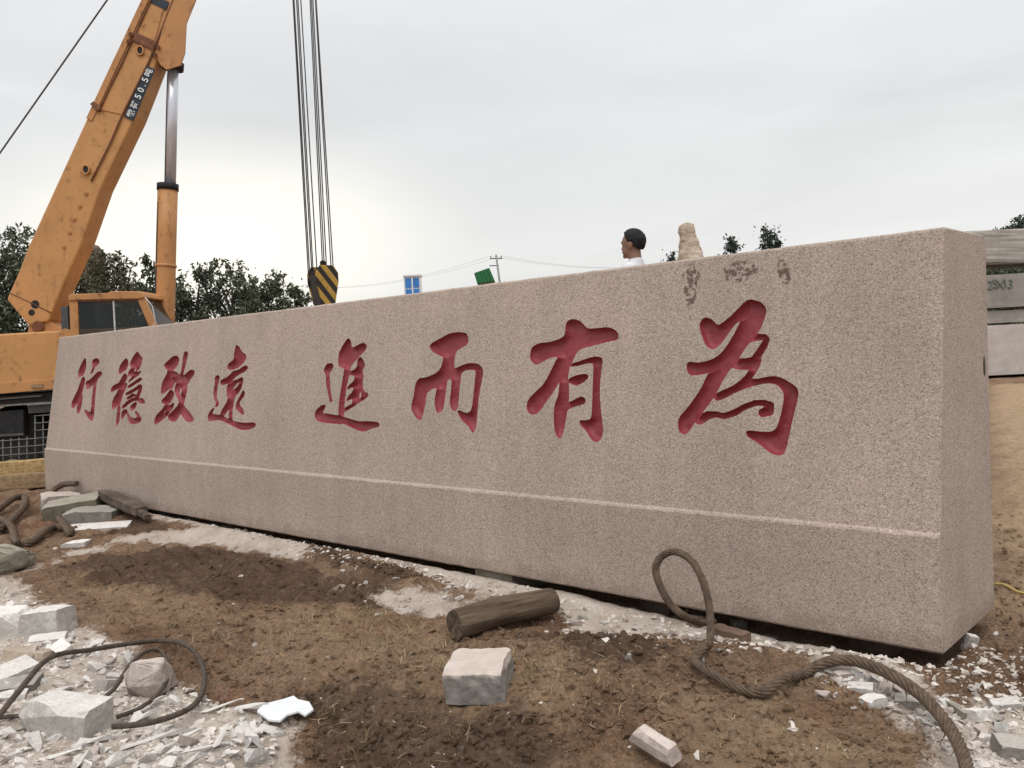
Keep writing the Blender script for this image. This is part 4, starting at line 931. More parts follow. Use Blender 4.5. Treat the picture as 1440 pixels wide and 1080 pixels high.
# ------------------------------------------------------------------ crane
D = 14.0
cr_base = atz(60, 667); cr_base = atd(60, 667, D); cr_base[2] = gh(cr_base[0], cr_base[1])
crane = thing('mobile_crane', 'orange truck-mounted crane with raised boom behind the carved block', 'crane', cr_base)
def pxs(pts, d): return np.array([atd(x, y, d) for x, y in pts])
def pr(name, pts, d, th, mat, parent=crane, bevel=.01, mb=None):
    m = mb or MB(); m.prism(pxs(pts, d), FH * th); return m.build(name, mat, parent, bevel=bevel) if name else m
def tubepx(name, pts, d, r, mat, parent=crane, seg=10, smooth=True):
    return MB().tube(pxs(pts, d), r, seg).build(name, mat, parent, smooth=smooth)
BD = D + .35; BT = .46            # boom front depth and thickness
boom = pr('boom', [(9, 421), (27, 380), (38, 350), (128, 153), (200, 0), (354, -330), (402, -330), (254, 0), (190, 164), (142, 264), (113, 347), (88, 402), (74, 438), (68, 452), (40, 458)], BD, BT, M['orange'], bevel=.03)
pr('inner_boom_section', [(360, -322), (380, -368), (418, -368), (396, -322)], BD + .05, BT - .1, M['orange2'])
pr('boom_head', [(372, -355), (372, -400), (400, -420), (445, -400), (440, -360), (410, -345)], BD - .05, BT + .1, M['orange2'])
mb = MB()
for dd in (-.035, BT + .005): mb.prism(pxs([(218, 78), (226, 92), (234, 98), (254, 92), (260, 74), (262, 33), (277, -4), (330, -118), (300, -130), (240, -2)], BD + dd), FH * .03)
mb.build('cylinder_bracket', M['orange2'], crane, bevel=.006)
pr('side_plate', [(140, 154), (157, 117), (183, 63), (212, 0), (300, -188), (316, -180), (232, 4), (209, 87), (188, 130), (172, 161)], BD - .014, .012, M['orange'], boom, .004)
pr('top_flange', [(121, 166), (200, -3), (310, -240), (318, -240), (210, -3), (129, 170)], BD - .02, .02, M['orange2'], boom, .004)
tubepx('boom_hose', [(128, 255), (140, 231), (156, 199), (172, 161), (209, 87), (242, 4), (300, -120)], BD - .025, .016, M['rust'], boom, 8)
tubepx('boom_hose', [(140, 154), (149, 134), (157, 117), (170, 91), (183, 63), (198, 30), (212, 0), (260, -103)], BD - .03, .014, M['rust'], boom, 8)
mb = MB(); mb.prism(pxs([(190, 45), (220, 58), (215, 70), (186, 57)], BD - .05), FH * .05)
br = mb.build('pipe_clamp', M['rust'], boom, bevel=.006)
for (x, y) in ((184, 48), (181, 58), (222, 66), (218, 77)):
    MB().tube([atd(x, y, BD - .09), atd(x, y, BD)], .035, 8).build('clamp_bolt', M['rust'], br)
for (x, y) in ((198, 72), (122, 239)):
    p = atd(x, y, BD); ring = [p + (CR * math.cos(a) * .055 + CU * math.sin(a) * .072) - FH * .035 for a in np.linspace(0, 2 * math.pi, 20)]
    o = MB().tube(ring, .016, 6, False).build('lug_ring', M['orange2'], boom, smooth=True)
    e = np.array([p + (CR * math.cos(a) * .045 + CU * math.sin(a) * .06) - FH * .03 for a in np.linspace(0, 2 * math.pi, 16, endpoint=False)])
    MB().prism(e, FH * .01).build('lug_hole_shade', M['cab_dark'], o)  # flat dark disc painted as the shade within the ring
for (x, y, r) in ((49.5, 428, .068), (44.5, 439.5, .052)):
    p = atd(x, y, BD); e = np.array([p + (CR * math.cos(a) + CU * math.sin(a)) * r - FH * .004 for a in np.linspace(0, 2 * math.pi, 20, endpoint=False)])
    MB().prism(e, FH * .01).build('pin_hole_shade', M['cab_dark'], boom)  # dark disc on the plate stands for the shade in a hole
for (x, y) in ((121, 272), (112, 290), (104, 308), (98, 327), (90, 347), (232, 60), (238, 50)):
    MB().tube([atd(x, y, BD - .03), atd(x, y, BD)], .03, 8).build('bolt_head', M['orange2'], boom, bevel=.006)
pr('roller_lug', [(126, 146), (131, 142), (142, 150), (138, 157)], BD - .06, .12, M['rust'], boom, .01)
pr('pivot_lug', [(40, 458), (46, 447), (60, 446), (92, 466), (96, 476), (38, 476)], BD + .05, .3, M['orange2'])
MB().tube([atd(53, 459, BD - .03), atd(53, 459, BD + .5)], .09, 16).build('pivot_pin', M['rust'], crane, smooth=False, bevel=.01)
tubepx('side_seam', [(14, 412), (40, 424), (72, 440)], BD - .004, .008, M['rust'], boom, 6)
# load plate with its writing
pl = [(205.5, 92), (218, 97.5), (187.5, 170), (174.5, 164)]
plate = pr('load_plate', pl, BD - .022, .01, M['plate'], boom, 0)
pr('blue_plate', [(216, -6), (238, 3), (233, 14), (212, 4)], BD - .024, .01, M['plate'], boom, 0)
def glyph_mesh(ch, size=1.0, extrude=.004, offset=.012):
    cu = bpy.data.curves.new('glyph', 'FONT'); cu.body = ch; cu.size = size; cu.extrude = extrude; cu.offset = offset; cu.align_x = 'CENTER'; cu.align_y = 'CENTER'
    to = bpy.data.objects.new('tmp', cu); col.objects.link(to)
    dg = bpy.context.evaluated_depsgraph_get(); me = bpy.data.meshes.new_from_object(to.evaluated_get(dg))
    bpy.data.objects.remove(to); bpy.data.curves.remove(cu); return me
a = atd(*((np.array(pl[3]) + pl[2]) / 2), BD - .022); b = atd(*((np.array(pl[0]) + pl[1]) / 2), BD - .022)
uu = (b - a) / np.linalg.norm(b - a); wwv = np.cross(-FH, uu); wwv /= np.linalg.norm(wwv); LL = np.linalg.norm(b - a)
for (chh, tpos, wid, hei) in (('\u8f09', .10, .12, .12), ('\u8377', .27, .12, .12), ('5', .43, .062, .105), ('0', .56, .062, .105), ('.', .66, .02, .02), ('5', .755, .062, .105), ('\u5428', .90, .12, .12)):
    me = glyph_mesh(chh); co = np.zeros(len(me.vertices) * 3); me.vertices.foreach_get('co', co); co = co.reshape(-1, 3); lo, hi = co.min(0), co.max(0); mid = (lo + hi) / 2
    dn = -.04 if chh == '.' else 0.0
    out = a + uu * (LL * tpos) + uu * ((co[:, :1] - mid[0]) / (hi[0] - lo[0]) * wid) + wwv * ((co[:, 1:2] - mid[1]) / (hi[1] - lo[1]) * hei + dn) - FH * (.004 + co[:, 2:3])
    me.vertices.foreach_set('co', (out - rootloc(plate)).ravel()); link('letter', me, M['lettering'], plate)
# luffing cylinder
CD = BD + BT / 2
tubepx('cylinder_barrel', [(236, 262), (234, 330), (231.5, 440), (230, 520)], CD, .16, M['orange2'], crane, 24)
tubepx('cylinder_rod', [(243.5, 92), (242, 150), (239.5, 262)], CD, .088, M['chrome'], crane, 24)
tubepx('rod_collar', [(236, 259), (235.8, 268)], CD, .172, M['black'], crane, 24)
tubepx('rod_eye', [(243, 98), (244, 88)], CD, .17, M['black'], crane, 20)
tubepx('hydraulic_pipe', [(236.5, 104), (235, 150), (232.5, 258)], CD - .05, .018, M['black'], crane, 8)
tubepx('hydraulic_pipe', [(224, 284), (222.5, 330), (219.5, 430), (218, 470)], CD - .1, .03, M['darksteel'], crane, 8)
tubepx('pipe_bracket', [(224, 279), (230, 280)], CD - .12, .025, M['rust'], crane, 8)
tubepx('barrel_band', [(233.3, 372), (233.2, 376)], CD, .171, M['orange2'], crane, 24)
# superstructure body
sb = pr('superstructure', [(-330, 490), (-40, 472), (88, 464.5), (235, 457), (235, 536), (78, 545), (-60, 557), (-330, 575)], D - .1, 2.3, M['orange'], bevel=.03)
pr('side_rail', [(-330, 560), (-60, 543), (78, 533.5), (235, 525), (235, 537), (78, 547), (-60, 559), (-330, 578)], D - .13, .03, M['orange2'], sb, .006)
pr('panel_strip', [(79, 467), (83, 467), (83, 535), (79, 535)], D - .12, .02, M['orange2'], sb, .004)
pr('name_plate', [(44, 541), (60, 540), (60, 545), (44, 546)], D - .15, .02, M['timber_tan'], sb, 0)
pr('handrail_plate', [(80, 470), (90, 462), (120, 470), (120, 480), (80, 480)], D - .15, .05, M['orange2'], sb, .006)
pr('counterweight', [(-520, 470), (-330, 465), (-330, 585), (-520, 600)], D - .1, 2.3, M['orange2'], bevel=.04)
# winch and its rope
MB().tube([atd(-190, 462, D + .3), atd(-190, 462, D + 1.0)], .28, 20).build('winch_drum', M['darksteel'], crane, smooth=False, bevel=.01)
for zs in (D + .25, D + 1.05): MB().tube([atd(-190, 462, zs), atd(-190, 462, zs + .03)], .38, 20).build('winch_flange', M['orange2'], crane)
tubepx('winch_rope', [(-190, 450), (0, 215), (150, 1), (385, -350)], CD, .014, M['cable'], crane, 6)
# carrier
pr('carrier_deck', [(-500, 590), (0, 556), (64, 552), (400, 530), (400, 545), (64, 566), (0, 571), (-500, 606)], D + .1, 2.4, M['darksteel'], bevel=.01)
pr('deck_edge', [(-500, 604), (0, 569.5), (64, 565), (64, 567.5), (0, 572), (-500, 607)], D - .02, .04, M['grey_wire'], crane, 0)
pr('deck_edge', [(-500, 594), (0, 560), (58, 555.5), (58, 557.5), (0, 562), (-500, 597)], D - .02, .04, M['grey_wire'], crane, 0)
pr('outrigger_box', [(38, 569), (130, 562), (130, 576), (40, 582)], D - .2, 2.6, M['darksteel'], bevel=.008)
pr('outrigger_trim', [(38, 567.5), (130, 560.5), (130, 563.5), (38, 570.5)], D - .23, .03, M['grey_wire'], crane, 0)
pr('fuel_tank', [(-60, 582), (33, 576), (33, 611), (-60, 617)], D + .05, .7, M['black'], bevel=.02)
pr('tank_lip', [(-60, 614), (33, 609), (33, 612), (-60, 618)], D, .03, M['cable'], crane, 0)
pr('chassis_rail', [(-500, 612), (0, 580), (400, 552), (400, 575), (0, 606), (-500, 640)], D + .8, .9, M['darksteel'], bevel=.01)
for wx in (-420, -300, -150, 20, 210, 330):
    for side in (.25, 2.1):
        c = atd(wx, 640, D + side); c[2] = cr_base[2] + .52
        w = MB(); w.tube([c, c + FH * .04, c + FH * .28, c + FH * .32], [.44, .52, .52, .44], 28); wh = w.build('tyre', M['black'], crane, smooth=False, bevel=.01)
        MB().tube([c - FH * .01, c + FH * .05], .27, 20).build('rim', M['darksteel'], wh, bevel=.01)
# operator's cab
cab = pr('cab', [(92, 476), (107, 474), (224, 467), (226, 556), (92, 563)], D - .32, 1.0, M['orange'], bevel=.02)
CDp = D - .32
pr('cab_roof', [(95, 417), (98, 413.5), (150, 412), (156, 409.5), (196, 409.5), (201, 412), (203, 418), (196, 420), (110, 422), (97, 423)], CDp - .03, 1.06, M['orange2'], cab, .012)
for dd in (0, .94):
    pr('cab_pillar', [(97, 421), (109, 421), (111, 478), (99, 478)], CDp + dd, .06, M['orange2'], cab, .008)
    pr('cab_pillar', [(192, 419), (202, 417), (225, 468), (214, 470)], CDp + dd, .06, M['orange2'], cab, .008)
    w = pr('side_window', [(108.5, 421), (194, 419), (216, 470), (110, 476)], CDp + dd + .02, .012, M['glass'], cab, 0)
    pr('window_bar', [(158, 419), (160, 419), (163, 474), (161, 474)], CDp + dd + .0, .03, M['white_metal'], w, 0)
    pr('window_gasket', [(108, 421), (193, 418.5), (195.5, 422), (110, 424.5)], CDp + dd - .008, .02, M['rust'], w, 0)
def pane(name, a, b): 
    p = pxs([a, b], CDp + .03); q = p + FH * .92
    MB().prism(np.array([p[0], p[1], q[1], q[0]]), CR * .012).build(name, M['glass'], cab)
pane('windscreen', (200, 421), (221, 466)); pane('rear_window', (100, 424), (102, 474))
mb = MB(); s0 = atd(140, 470, CDp + .5)
mb.box(s0 + UP * .05, RH * .24, FH * .24, UP * .06); mb.box(s0 + UP * .32 - RH * .2, RH * .06, FH * .22, UP * .28); mb.build('operator_seat', M['cab_dark'], cab, bevel=.03)
pr('exhaust_guard', [(85, 432), (95, 430), (97, 470), (87, 472)], D - .1, .06, M['cable'], crane, .005)
tubepx('grab_rail', [(204, 418), (214, 430), (219, 452), (213, 462), (205, 466)], CDp - .06, .008, M['white_metal'], cab, 6)
# hoist ropes to the hook block
for i, (x0, x1, dd) in enumerate([(412, 433, -.12), (413.5, 435, -.1), (417, 438, -.05), (419, 440, 0), (423, 445.5, .03), (436, 453.5, -.1), (438, 456, -.06), (440, 459, 0), (443.5, 465.5, .05), (444.5, 468.5, .1)]):
    sl_ = (x1 - x0) / 374.0
    tubepx('hoist_rope', [(x0 - sl_ * 375, -375), (x0, 0), (x1 + .6, 386)], CD + dd, .0105, M['cable'], crane, 6)

# hook block: a thing of its own, hanging from the ropes
hc = atd(453, 376, CD); ho = hc.copy()
hook = thing('crane_hook_block', 'black and yellow striped crane hook block hanging behind the carved stone', 'hook block', ho)
hook.rotation_euler = (0, 0, 0)
ya = math.atan2(FH[1], FH[0]) - math.pi / 2 + R(-48) * -1
hu = np.array([math.cos(RA + R(38)), math.sin(RA + R(38)), 0]); hn = np.array([-hu[1], hu[0], 0])
def hk(pts, n0, th, name, mat, par=None, bevel=.006):
    P = np.array([hc + hu * x + UP * z + hn * n0 for x, z in pts]); return MB().prism(P, hn * th).build(name, mat, par or hook, bevel=bevel)
cheek = [(-.12, .02), (.12, .02), (.20, -.10), (.20, -.25), (.12, -.60), (.06, -.68), (-.06, -.68), (-.12, -.60), (-.20, -.25), (-.20, -.10)]
def hookpart(pts, n0, th, name, mat):
    """built in the hook's own frame so its stripes follow the plate"""
    P = np.array([(x, n0, z) for x, z in pts]); mb = MB().prism(P, (0, th, 0)); v = np.vstack(mb.v)
    me = bpy.data.meshes.new(name); me.from_pydata(v.tolist(), [], mb.f); o = link(name, me, mat, hook, bevel=.006); o.rotation_euler = (0, 0, RA + R(38)); return o
hookpart(cheek, -.17, .03, 'cheek_plate', M['stripes'])
hookpart(cheek, .14, .03, 'cheek_plate', M['stripes'])
for n0 in (-.09, -.01, .07): hookpart([(.17 * math.cos(a), -.2 + .17 * math.sin(a)) for a in np.linspace(0, 2 * math.pi, 28, endpoint=False)], n0, .05, 'sheave', M['darksteel'])
hookpart([(-.195, -.06), (-.165, -.06), (-.10, -.62), (-.125, -.62)], -.14, .28, 'side_guard', M['darksteel'])
hookpart([(.165, -.06), (.195, -.06), (.125, -.62), (.10, -.62)], -.14, .28, 'side_guard', M['darksteel'])
hookpart([(-.05, .02), (.05, .02), (.05, .08), (.03, .11), (-.03, .11), (-.05, .08)], -.05, .03, 'rope_lug', M['darksteel'])
hookpart([(-.08, -.66), (.08, -.66), (.08, -.8), (-.08, -.8)], -.08, .16, 'hook_trunnion', M['darksteel'])
hkp = [hc + UP * -.8, hc + UP * -.9] + [hc + UP * (-1.1 + .17 * math.sin(a)) + hu * (.17 * math.cos(a)) for a in np.linspace(1.5, -2.6, 14)]
MB().tube(catmull(hkp, .03), .05, 12).build('hook', M['darksteel'], hook, smooth=True)

# wire mesh cage and timbers in front of the crane
MD = 12.9
cg = atd(35, 644, MD); cg[2] = gh(cg[0], cg[1])
cage = thing('wire_mesh_cage', 'stepped wire mesh panel standing before the orange crane', 'mesh cage', cg)
def lerp(a, b, t): return np.array(a) + (np.array(b) - np.array(a)) * t
for k in range(-6, 12):                               # upright wires
    x = 4 + k * 11.3; top = 618 - (x / 48) * 4.5 if x < 47 else 585 - (x - 48) * .15
    tubepx('mesh_wire', [(x, top), (x + .5, 668 - x * .05)], MD, .0065, M['grey_wire'], cage, 6)
for j in range(7):
    y = 585 + j * 10.2
    if j < 3: pts = [(48, y), (125, y - 6)]
    else: pts = [(-70, y + 10), (48, y + 1), (125, y - 6)]
    tubepx('mesh_wire', pts, MD - .012, .0065, M['grey_wire'], cage, 6)
def beam(name, x0, y0, x1, y1, h, w, d, mat, label):
    a = atd(x0, y0, d); b = atd(x1, y1, d); c = (a + b) / 2; ax = b - a; L = np.linalg.norm(ax); ax /= L
    mb = MB().box((0, 0, 0), np.array([L / 2, 0, 0]), (0, w / 2, 0), (0, 0, h / 2)); me_v = np.vstack(mb.v)
    o = rough_box(name, mat, (L, w, h), int(x0) % 17 + 60, 8, .008, .02)
    for v in o.data.vertices: v.co.z -= h / 2
    o.location = tuple(c); o.rotation_euler = Vector(ax).to_track_quat('X', 'Z').to_euler(); return tag(o, label, 'timber')
beam('timber_beam', -140, 692, 130, 667, .21, .3, 12.1, M['timber_tan'], 'brown timber beam on the ground, lower of two before the crane')
beam('timber_beam', -140, 672, 135, 649, .20, .28, 12.2, M['timber_yellow'], 'yellow-tan timber beam lying on top of the brown one')
o = boulder('dirt_heap', m_simple('dry_dirt_heap', (.17, .125, .09), (.30, .235, .18), 6, .95, .1, .7, .05), (1.1, .8, .55), 71, 30, .06, 3, (0, 0, 0), 0, .15)
p = atd(20, 668, 12.55); o.location = (p[0], p[1], gh(p[0], p[1]) - .02); tag(o, 'small heap of dry dirt between the timbers and the mesh', 'dirt heap')
o = boulder('dirt_heap', o.data.materials[0], (.8, .7, .5), 72, 30, .06, 3, (0, 0, 0), 0, .15)
p = atd(-40, 672, 12.55); o.location = (p[0], p[1], gh(p[0], p[1]) - .02); tag(o, 'low dirt heap at the far end of the timbers', 'dirt heap')

# ------------------------------------------------------------------ trees
def tree(name, px, py_top, depth, width, label, leaf='leaf', n=7000, ls=.12, seed=1, clumps=16, conical=False, group=None, zb=None, low=.12):
    r = np.random.default_rng(seed); top = atd(px, py_top, depth); base = np.array([top[0], top[1], 0.0]); base[2] = gh(base[0], base[1]) - .05 if zb is None else zb
    Ht = top[2] - base[2]; root = thing(name, label, 'tree', base, group)
    tr = MB(); pts = [base]
    for k in range(1, 6): pts.append(base + UP * (Ht * .8 * k / 5) + np.array([*r.normal(0, .02 * Ht, 2), 0]) * (k / 5))
    tr.tube(catmull(pts, .3), np.linspace(.045 * Ht ** .6 * 1.6, .015, len(catmull(pts, .3))), 8)
    cents = []
    for k in range(clumps):
        t = low + (1 - low) * ((k + .5) / clumps); th = k * 2.4 + r.uniform(-.5, .5)
        prof = (math.sin(math.pi * min(1, (t * .8 + .15))) ** .7) if not conical else (1.05 - t) ** .7
        rad = width * .5 * prof * r.uniform(.45, 1.0)
        c = base + UP * (Ht * t * r.uniform(.86, .98)) + np.array([math.cos(th) * rad, math.sin(th) * rad, 0])
        st = base + UP * (Ht * max(.1, t * .75 - .08)); md = (st + c) / 2 + UP * r.uniform(0, .08) * Ht
        q = catmull([st, md, c], .3); tr.tube(q, np.linspace(.03 * Ht ** .5, .008, len(q)), 5)
        cents.append((c, width * ((.165 if leaf != 'leaf_far' else .21) if not conical else .17) * r.uniform(.5 if leaf != 'leaf_far' else .8, 1.2)))
    tr.build('trunk', M['bark'], root, smooth=True)
    C = np.array([c for c, _ in cents]); S = np.array([s for _, s in cents])
    if leaf != 'leaf_far': n = int(n * .72)
    wts = r.uniform(.25 if leaf != 'leaf_far' else .8, 1.0, clumps); pick = r.choice(clumps, n, p=wts / wts.sum())
    d = r.normal(size=(n, 3)); d /= np.linalg.norm(d, axis=1)[:, None]; rr_ = r.uniform(.25, 1.0, n) ** .6 * (1 + .35 * r.normal(size=n) * (r.random(n) < .3))
    p = C[pick] + d * (S[pick] * rr_)[:, None] * np.array([1, 1, 1.0 if not conical else 1.5])
    # a share of the leaves on loose twigs that break the outline
    tw = r.random(n) < .22; p[tw] += np.stack([r.normal(0, .10 * width, tw.sum()), r.normal(0, .10 * width, tw.sum()), np.abs(r.normal(0, .045 * Ht, tw.sum()))], 1)
    nsh = max(6, int(clumps * 1.6)); m_ = int(n * .16); sh = r.integers(0, nsh, m_); root_i = r.integers(0, clumps, nsh)
    sd_ = r.normal(0, .45, (nsh, 3)); sd_[:, 2] = np.abs(sd_[:, 2]) + .7; sd_ /= np.linalg.norm(sd_, axis=1)[:, None]; sl2 = r.uniform(.12, .30, nsh) * width
    p[:m_] = C[root_i][sh] + sd_[sh] * (sl2[sh] * r.uniform(.2, 1.0, m_) + S[root_i][sh] * .7)[:, None] + r.normal(0, .022 * width, (m_, 3))
    p[:, 2] = np.minimum(p[:, 2], top[2] + .06 * Ht * r.random(n)); keep = p[:, 2] > base[2] + .15; p = p[keep]; k = len(p)
    a = r.normal(size=(k, 3)); a[:, 2] -= .3; a /= np.linalg.norm(a, axis=1)[:, None]
    b = np.cross(a, r.normal(size=(k, 3))); b /= np.linalg.norm(b, axis=1)[:, None]
    s = ls * r.uniform(.6, 1.4, k)[:, None]
    V = np.stack([p - a * s, p + b * s * .42, p + a * s, p - b * s * .42], 1).reshape(-1, 3)
    crown = MB(); crown.v = [V]; crown.f = [(4 * i, 4 * i + 1, 4 * i + 2, 4 * i + 3) for i in range(k)]; crown.n = len(V)
    o = crown.build('crown', M[leaf], root)
    clt = r.uniform(0, .5, clumps)[pick][keep]
    o.data.attributes.new('tint', 'FLOAT', 'POINT').data.foreach_set('value', np.repeat(np.clip(clt + r.uniform(0, .6, k), 0, 1), 4))
    return root
tree('broadleaf_tree', 8, 334, 27, 3.6, 'dense dark green tree behind the foot of the crane boom', n=17100, ls=.078, seed=1, clumps=33)
tree('broadleaf_tree', -75, 330, 26, 3.2, 'dark green tree behind the rear of the crane body', n=11400, ls=.078, seed=2, clumps=27)
tree('broadleaf_tree', 92, 352, 28, 2.4, 'dark tree rising between the boom and the boulder pillar', n=9500, ls=.078, seed=3, clumps=24)
tree('broadleaf_tree', 150, 362, 27, 2.6, 'olive green tree right behind the crane cab roof', 'leaf_olive', n=10450, ls=.078, seed=4, clumps=24)
tree('broadleaf_tree', 200, 364, 29, 2.5, 'thin-topped dark tree behind the luffing cylinder', n=8550, ls=.078, seed=5, clumps=22)
tree('broadleaf_tree', 272, 378, 30, 2.3, 'low dark tree just right of the luffing cylinder', n=8550, ls=.078, seed=6, clumps=22)
tree('broadleaf_tree', 322, 371, 30, 2.8, 'broad dark tree midway between the cylinder and the hook block', n=14250, ls=.078, seed=7, clumps=30)
tree('broadleaf_tree', 370, 388, 31, 2.4, 'small dark tree left of the sparse one by the hook block', n=8550, ls=.078, seed=8, clumps=22)
tree('broadleaf_tree', 414, 400, 31, 2.0, 'small sparse dark tree beside the hanging hook block', n=6080, ls=.078, seed=9, clumps=18)
tree('conifer_tree', 1023, 337, 60, 2.2, 'dark upright conifer beyond the block, narrower of the two tall ones', 'leaf_far', n=6600, ls=.12, seed=11, clumps=14, conical=False)
tree('conifer_tree', 1036, 348, 62, 1.2, 'thin short conifer close beside the narrower tall conifer', 'leaf_far', n=2420, ls=.12, seed=12, clumps=8, conical=True)
tree('conifer_tree', 1085, 325, 62, 2.6, 'broad dark conifer showing above the granite block', 'leaf_far', n=7480, ls=.12, seed=13, clumps=16)
tree('conifer_tree', 1068, 336, 64, 1.4, 'shorter conifer growing against the broad one', 'leaf_far', n=3080, ls=.12, seed=14, clumps=9, conical=True)
tree('conifer_tree', 940, 356, 70, 1.8, 'small far conifer beside the standing tan rock', 'leaf_far', n=3300, ls=.12, seed=15, clumps=9)
tree('conifer_tree', 928, 364, 74, 1.0, 'tiny far conifer between the man and the tan rock', 'leaf_far', n=1320, ls=.12, seed=16, clumps=6, conical=True)

# standing rocks
def pillar(name, outline, depth, thick, mat, label, seed):
    """upright rock: stacked rings following a measured width at each height"""
    rings = []; n = 36
    base = None
    ys = []
    for (y, x0, x1) in outline: ys.append((atd((x0 + x1) / 2, y, depth), np.linalg.norm(atd(x1, y, depth) - atd(x0, y, depth))))
    low_c, low_w = ys[-1]; zb = gh(low_c[0], low_c[1]) - .1
    ys.append((np.array([low_c[0], low_c[1], zb]), low_w * 1.5))
    yy = np.array([[*c, w] for c, w in ys]); cum = np.concatenate([[0], np.cumsum(np.abs(np.diff(yy[:, 2])) + 1e-4)]); tt_ = np.arange(0, cum[-1], .045); cw = np.stack([np.interp(tt_, cum, yy[:, q_]) for q_ in range(4)], 1); cs = cw[:, :3]; ws = cw[:, 3]
    V = []
    for i, (c, w) in enumerate(zip(cs, ws)):
        for k in range(n):
            th = 2 * math.pi * k / n; sq = 1 / max(abs(math.cos(th)), abs(math.sin(th))) ** .8
            d = RH * math.cos(th) * w * .5 * sq * .9 + FH * math.sin(th) * w * .5 * thick * sq * .9
            q = Vector(c + d) * 2.2 + Vector((seed, 0, 0))
            k2 = 1 + .14 * mnoise.noise(q) + .16 * mnoise.cell(q * 2.3) * .6 + .10 * mnoise.noise(q * 3.5) + .07 * mnoise.noise(q * 9) - .04
            V.append(c + d * k2 + UP * .03 * mnoise.noise(q * 4))
    m = len(cs); f = [(i * n + (k + 1) % n, i * n + k, (i + 1) * n + k, (i + 1) * n + (k + 1) % n)[::-1] for i in range(m - 1) for k in range(n)] + [tuple(range(n)), tuple(range(m * n - 1, (m - 1) * n - 1, -1))]
    o = MB().add(V, f).build(name, mat, loc=(low_c[0], low_c[1], zb)); return tag(o, label, 'rock')
pillar('standing_rock', [(313.5, 961, 973), (315, 957, 976), (319, 953, 977), (327, 953, 978), (331, 955.5, 979), (336, 955, 980), (343, 952.5, 983), (350, 953.5, 987), (356, 952, 991), (362, 951, 992), (385, 949, 995)], 18, .9, M['rock_tan'], 'tall pale tan standing rock rising beyond the granite block', 3)
pillar('standing_rock', [(345, 118, 136), (350, 110, 143), (358, 108, 148), (366, 112, 147), (378, 116, 143), (400, 112, 150)], 31, .8, m_simple('brown_weathered_rock', (.11, .08, .06), (.20, .15, .11), 2.5, .9, .2, .8, .06), 'brown rock pillar among the trees behind the crane boom', 9)

# ------------------------------------------------------------------ far objects on the quarry bank
def far_z(p): return gh(p[0], p[1])
# blue booth
bd = 57; p = atd(580.5, 410, bd); zt = atd(580.5, 388, bd)[2]; bz = far_z(p) - .05
booth = thing('blue_booth', 'blue booth with white frame standing beyond the block', 'booth', (p[0], p[1], bz))
hw = 11.6 / F * bd; Hb = zt - bz; ctr = np.array([p[0], p[1], bz])
MB().box(ctr + UP * Hb / 2 + FH * .5, RH * (hw - .03), FH * .5, UP * (Hb / 2 - .02)).build('wall_shell', M['white_paint'], booth)
nr = max(2, int(round(Hb / .72)))
for sx in (-1, 1):
    for j in range(nr):
        h0 = Hb - .12 - (j + 1) * .70 + .06; 
        if h0 < .05: continue
        MB().box(ctr + RH * sx * hw * .5 + UP * (h0 + .31) - FH * .03, RH * (hw * .42), FH * .02, UP * .30).build('panel', M['blue_panel'], booth)
for x in (-1, 0, 1): MB().box(ctr + RH * x * (hw - .03) + UP * Hb / 2 - FH * .045, RH * .045, FH * .035, UP * Hb / 2).build('frame_post', M['white_paint'], booth)
MB().box(ctr + UP * (Hb + .02) + FH * .45, RH * (hw + .04), FH * .6, UP * .05).build('roof', M['white_paint'], booth)
# green tipper body raised on its truck
gd = 75; gpts = [(666.5, 384), (688, 376.5), (696, 395), (671, 399)]
p = atd(682, 398, gd); bz = far_z(p)
tip = thing('tipper_truck', 'raised green tipper body showing above the granite block', 'truck', (p[0], p[1], bz))
tb = MB(); tb.prism(pxs(gpts, gd), FH * 2.1); tbo = tb.build('tipper_body', M['green_paint'], tip, bevel=.03)
for t in (.18, .4, .62, .84):
    a = np.array(gpts[0]) * (1 - t) + np.array(gpts[1]) * t; b = np.array(gpts[3]) * (1 - t) + np.array(gpts[2]) * t
    MB().tube([atd(*a, gd - .03), atd(*b, gd - .03)], .05, 4).build('rib', M['green_paint'], tbo)
c = np.array([p[0], p[1], bz]) + FH * 1.05
MB().box(c + UP * .95, RH * 2.4, FH * .45, UP * .13).build('chassis', M['darksteel'], tip)
MB().box(c + UP * 1.5 - RH * 2.7, RH * .75, FH * 1.05, UP * .7).build('cab', M['green_paint'], tip, bevel=.06)
MB().tube([c + UP * 1.0 - RH * .9, atd(676, 398, gd + 1.05)], .09, 10).build('lift_ram', M['chrome'], tip)
for wx in (-2.4, .9, 1.9):
    for s in (-1, 1):
        q = c + RH * wx + FH * s * .95 + UP * .5; MB().tube([q - FH * .14, q + FH * .14], .5, 20).build('wheel', M['black'], tip, bevel=.04)
# utility pole with wires
ud = 100; tp = atd(697.5, 358, ud); bt = atd(702.5, 402, ud); dirv = (tp - bt) / np.linalg.norm(tp - bt)
k = (tp[2] - 0) / dirv[2]; bs = tp - dirv * k; bs[2] = far_z(bs) - .1
pole = thing('utility_pole', 'thin utility pole with crossarm far behind the granite block', 'utility pole', bs)
MB().tube([bs, tp], [.17, .11], 10).build('pole', M['concrete_pole'], pole, smooth=True)
ca = tp - UP * .45; ad = RH * .92 + FH * .38
MB().box(ca, ad * .75, np.cross(ad, UP) * .05, UP * .05).build('crossarm', M['darksteel'], pole)
MB().box(ca - UP * .8 + ad * -.3, ad * .55, np.cross(ad, UP) * .05, UP * .05).build('crossarm', M['darksteel'], pole)
for s in (-.65, .0, .65): MB().tube([ca + ad * s, ca + ad * s + UP * .3], .06, 8).build('insulator', M['concrete_pole'], pole)
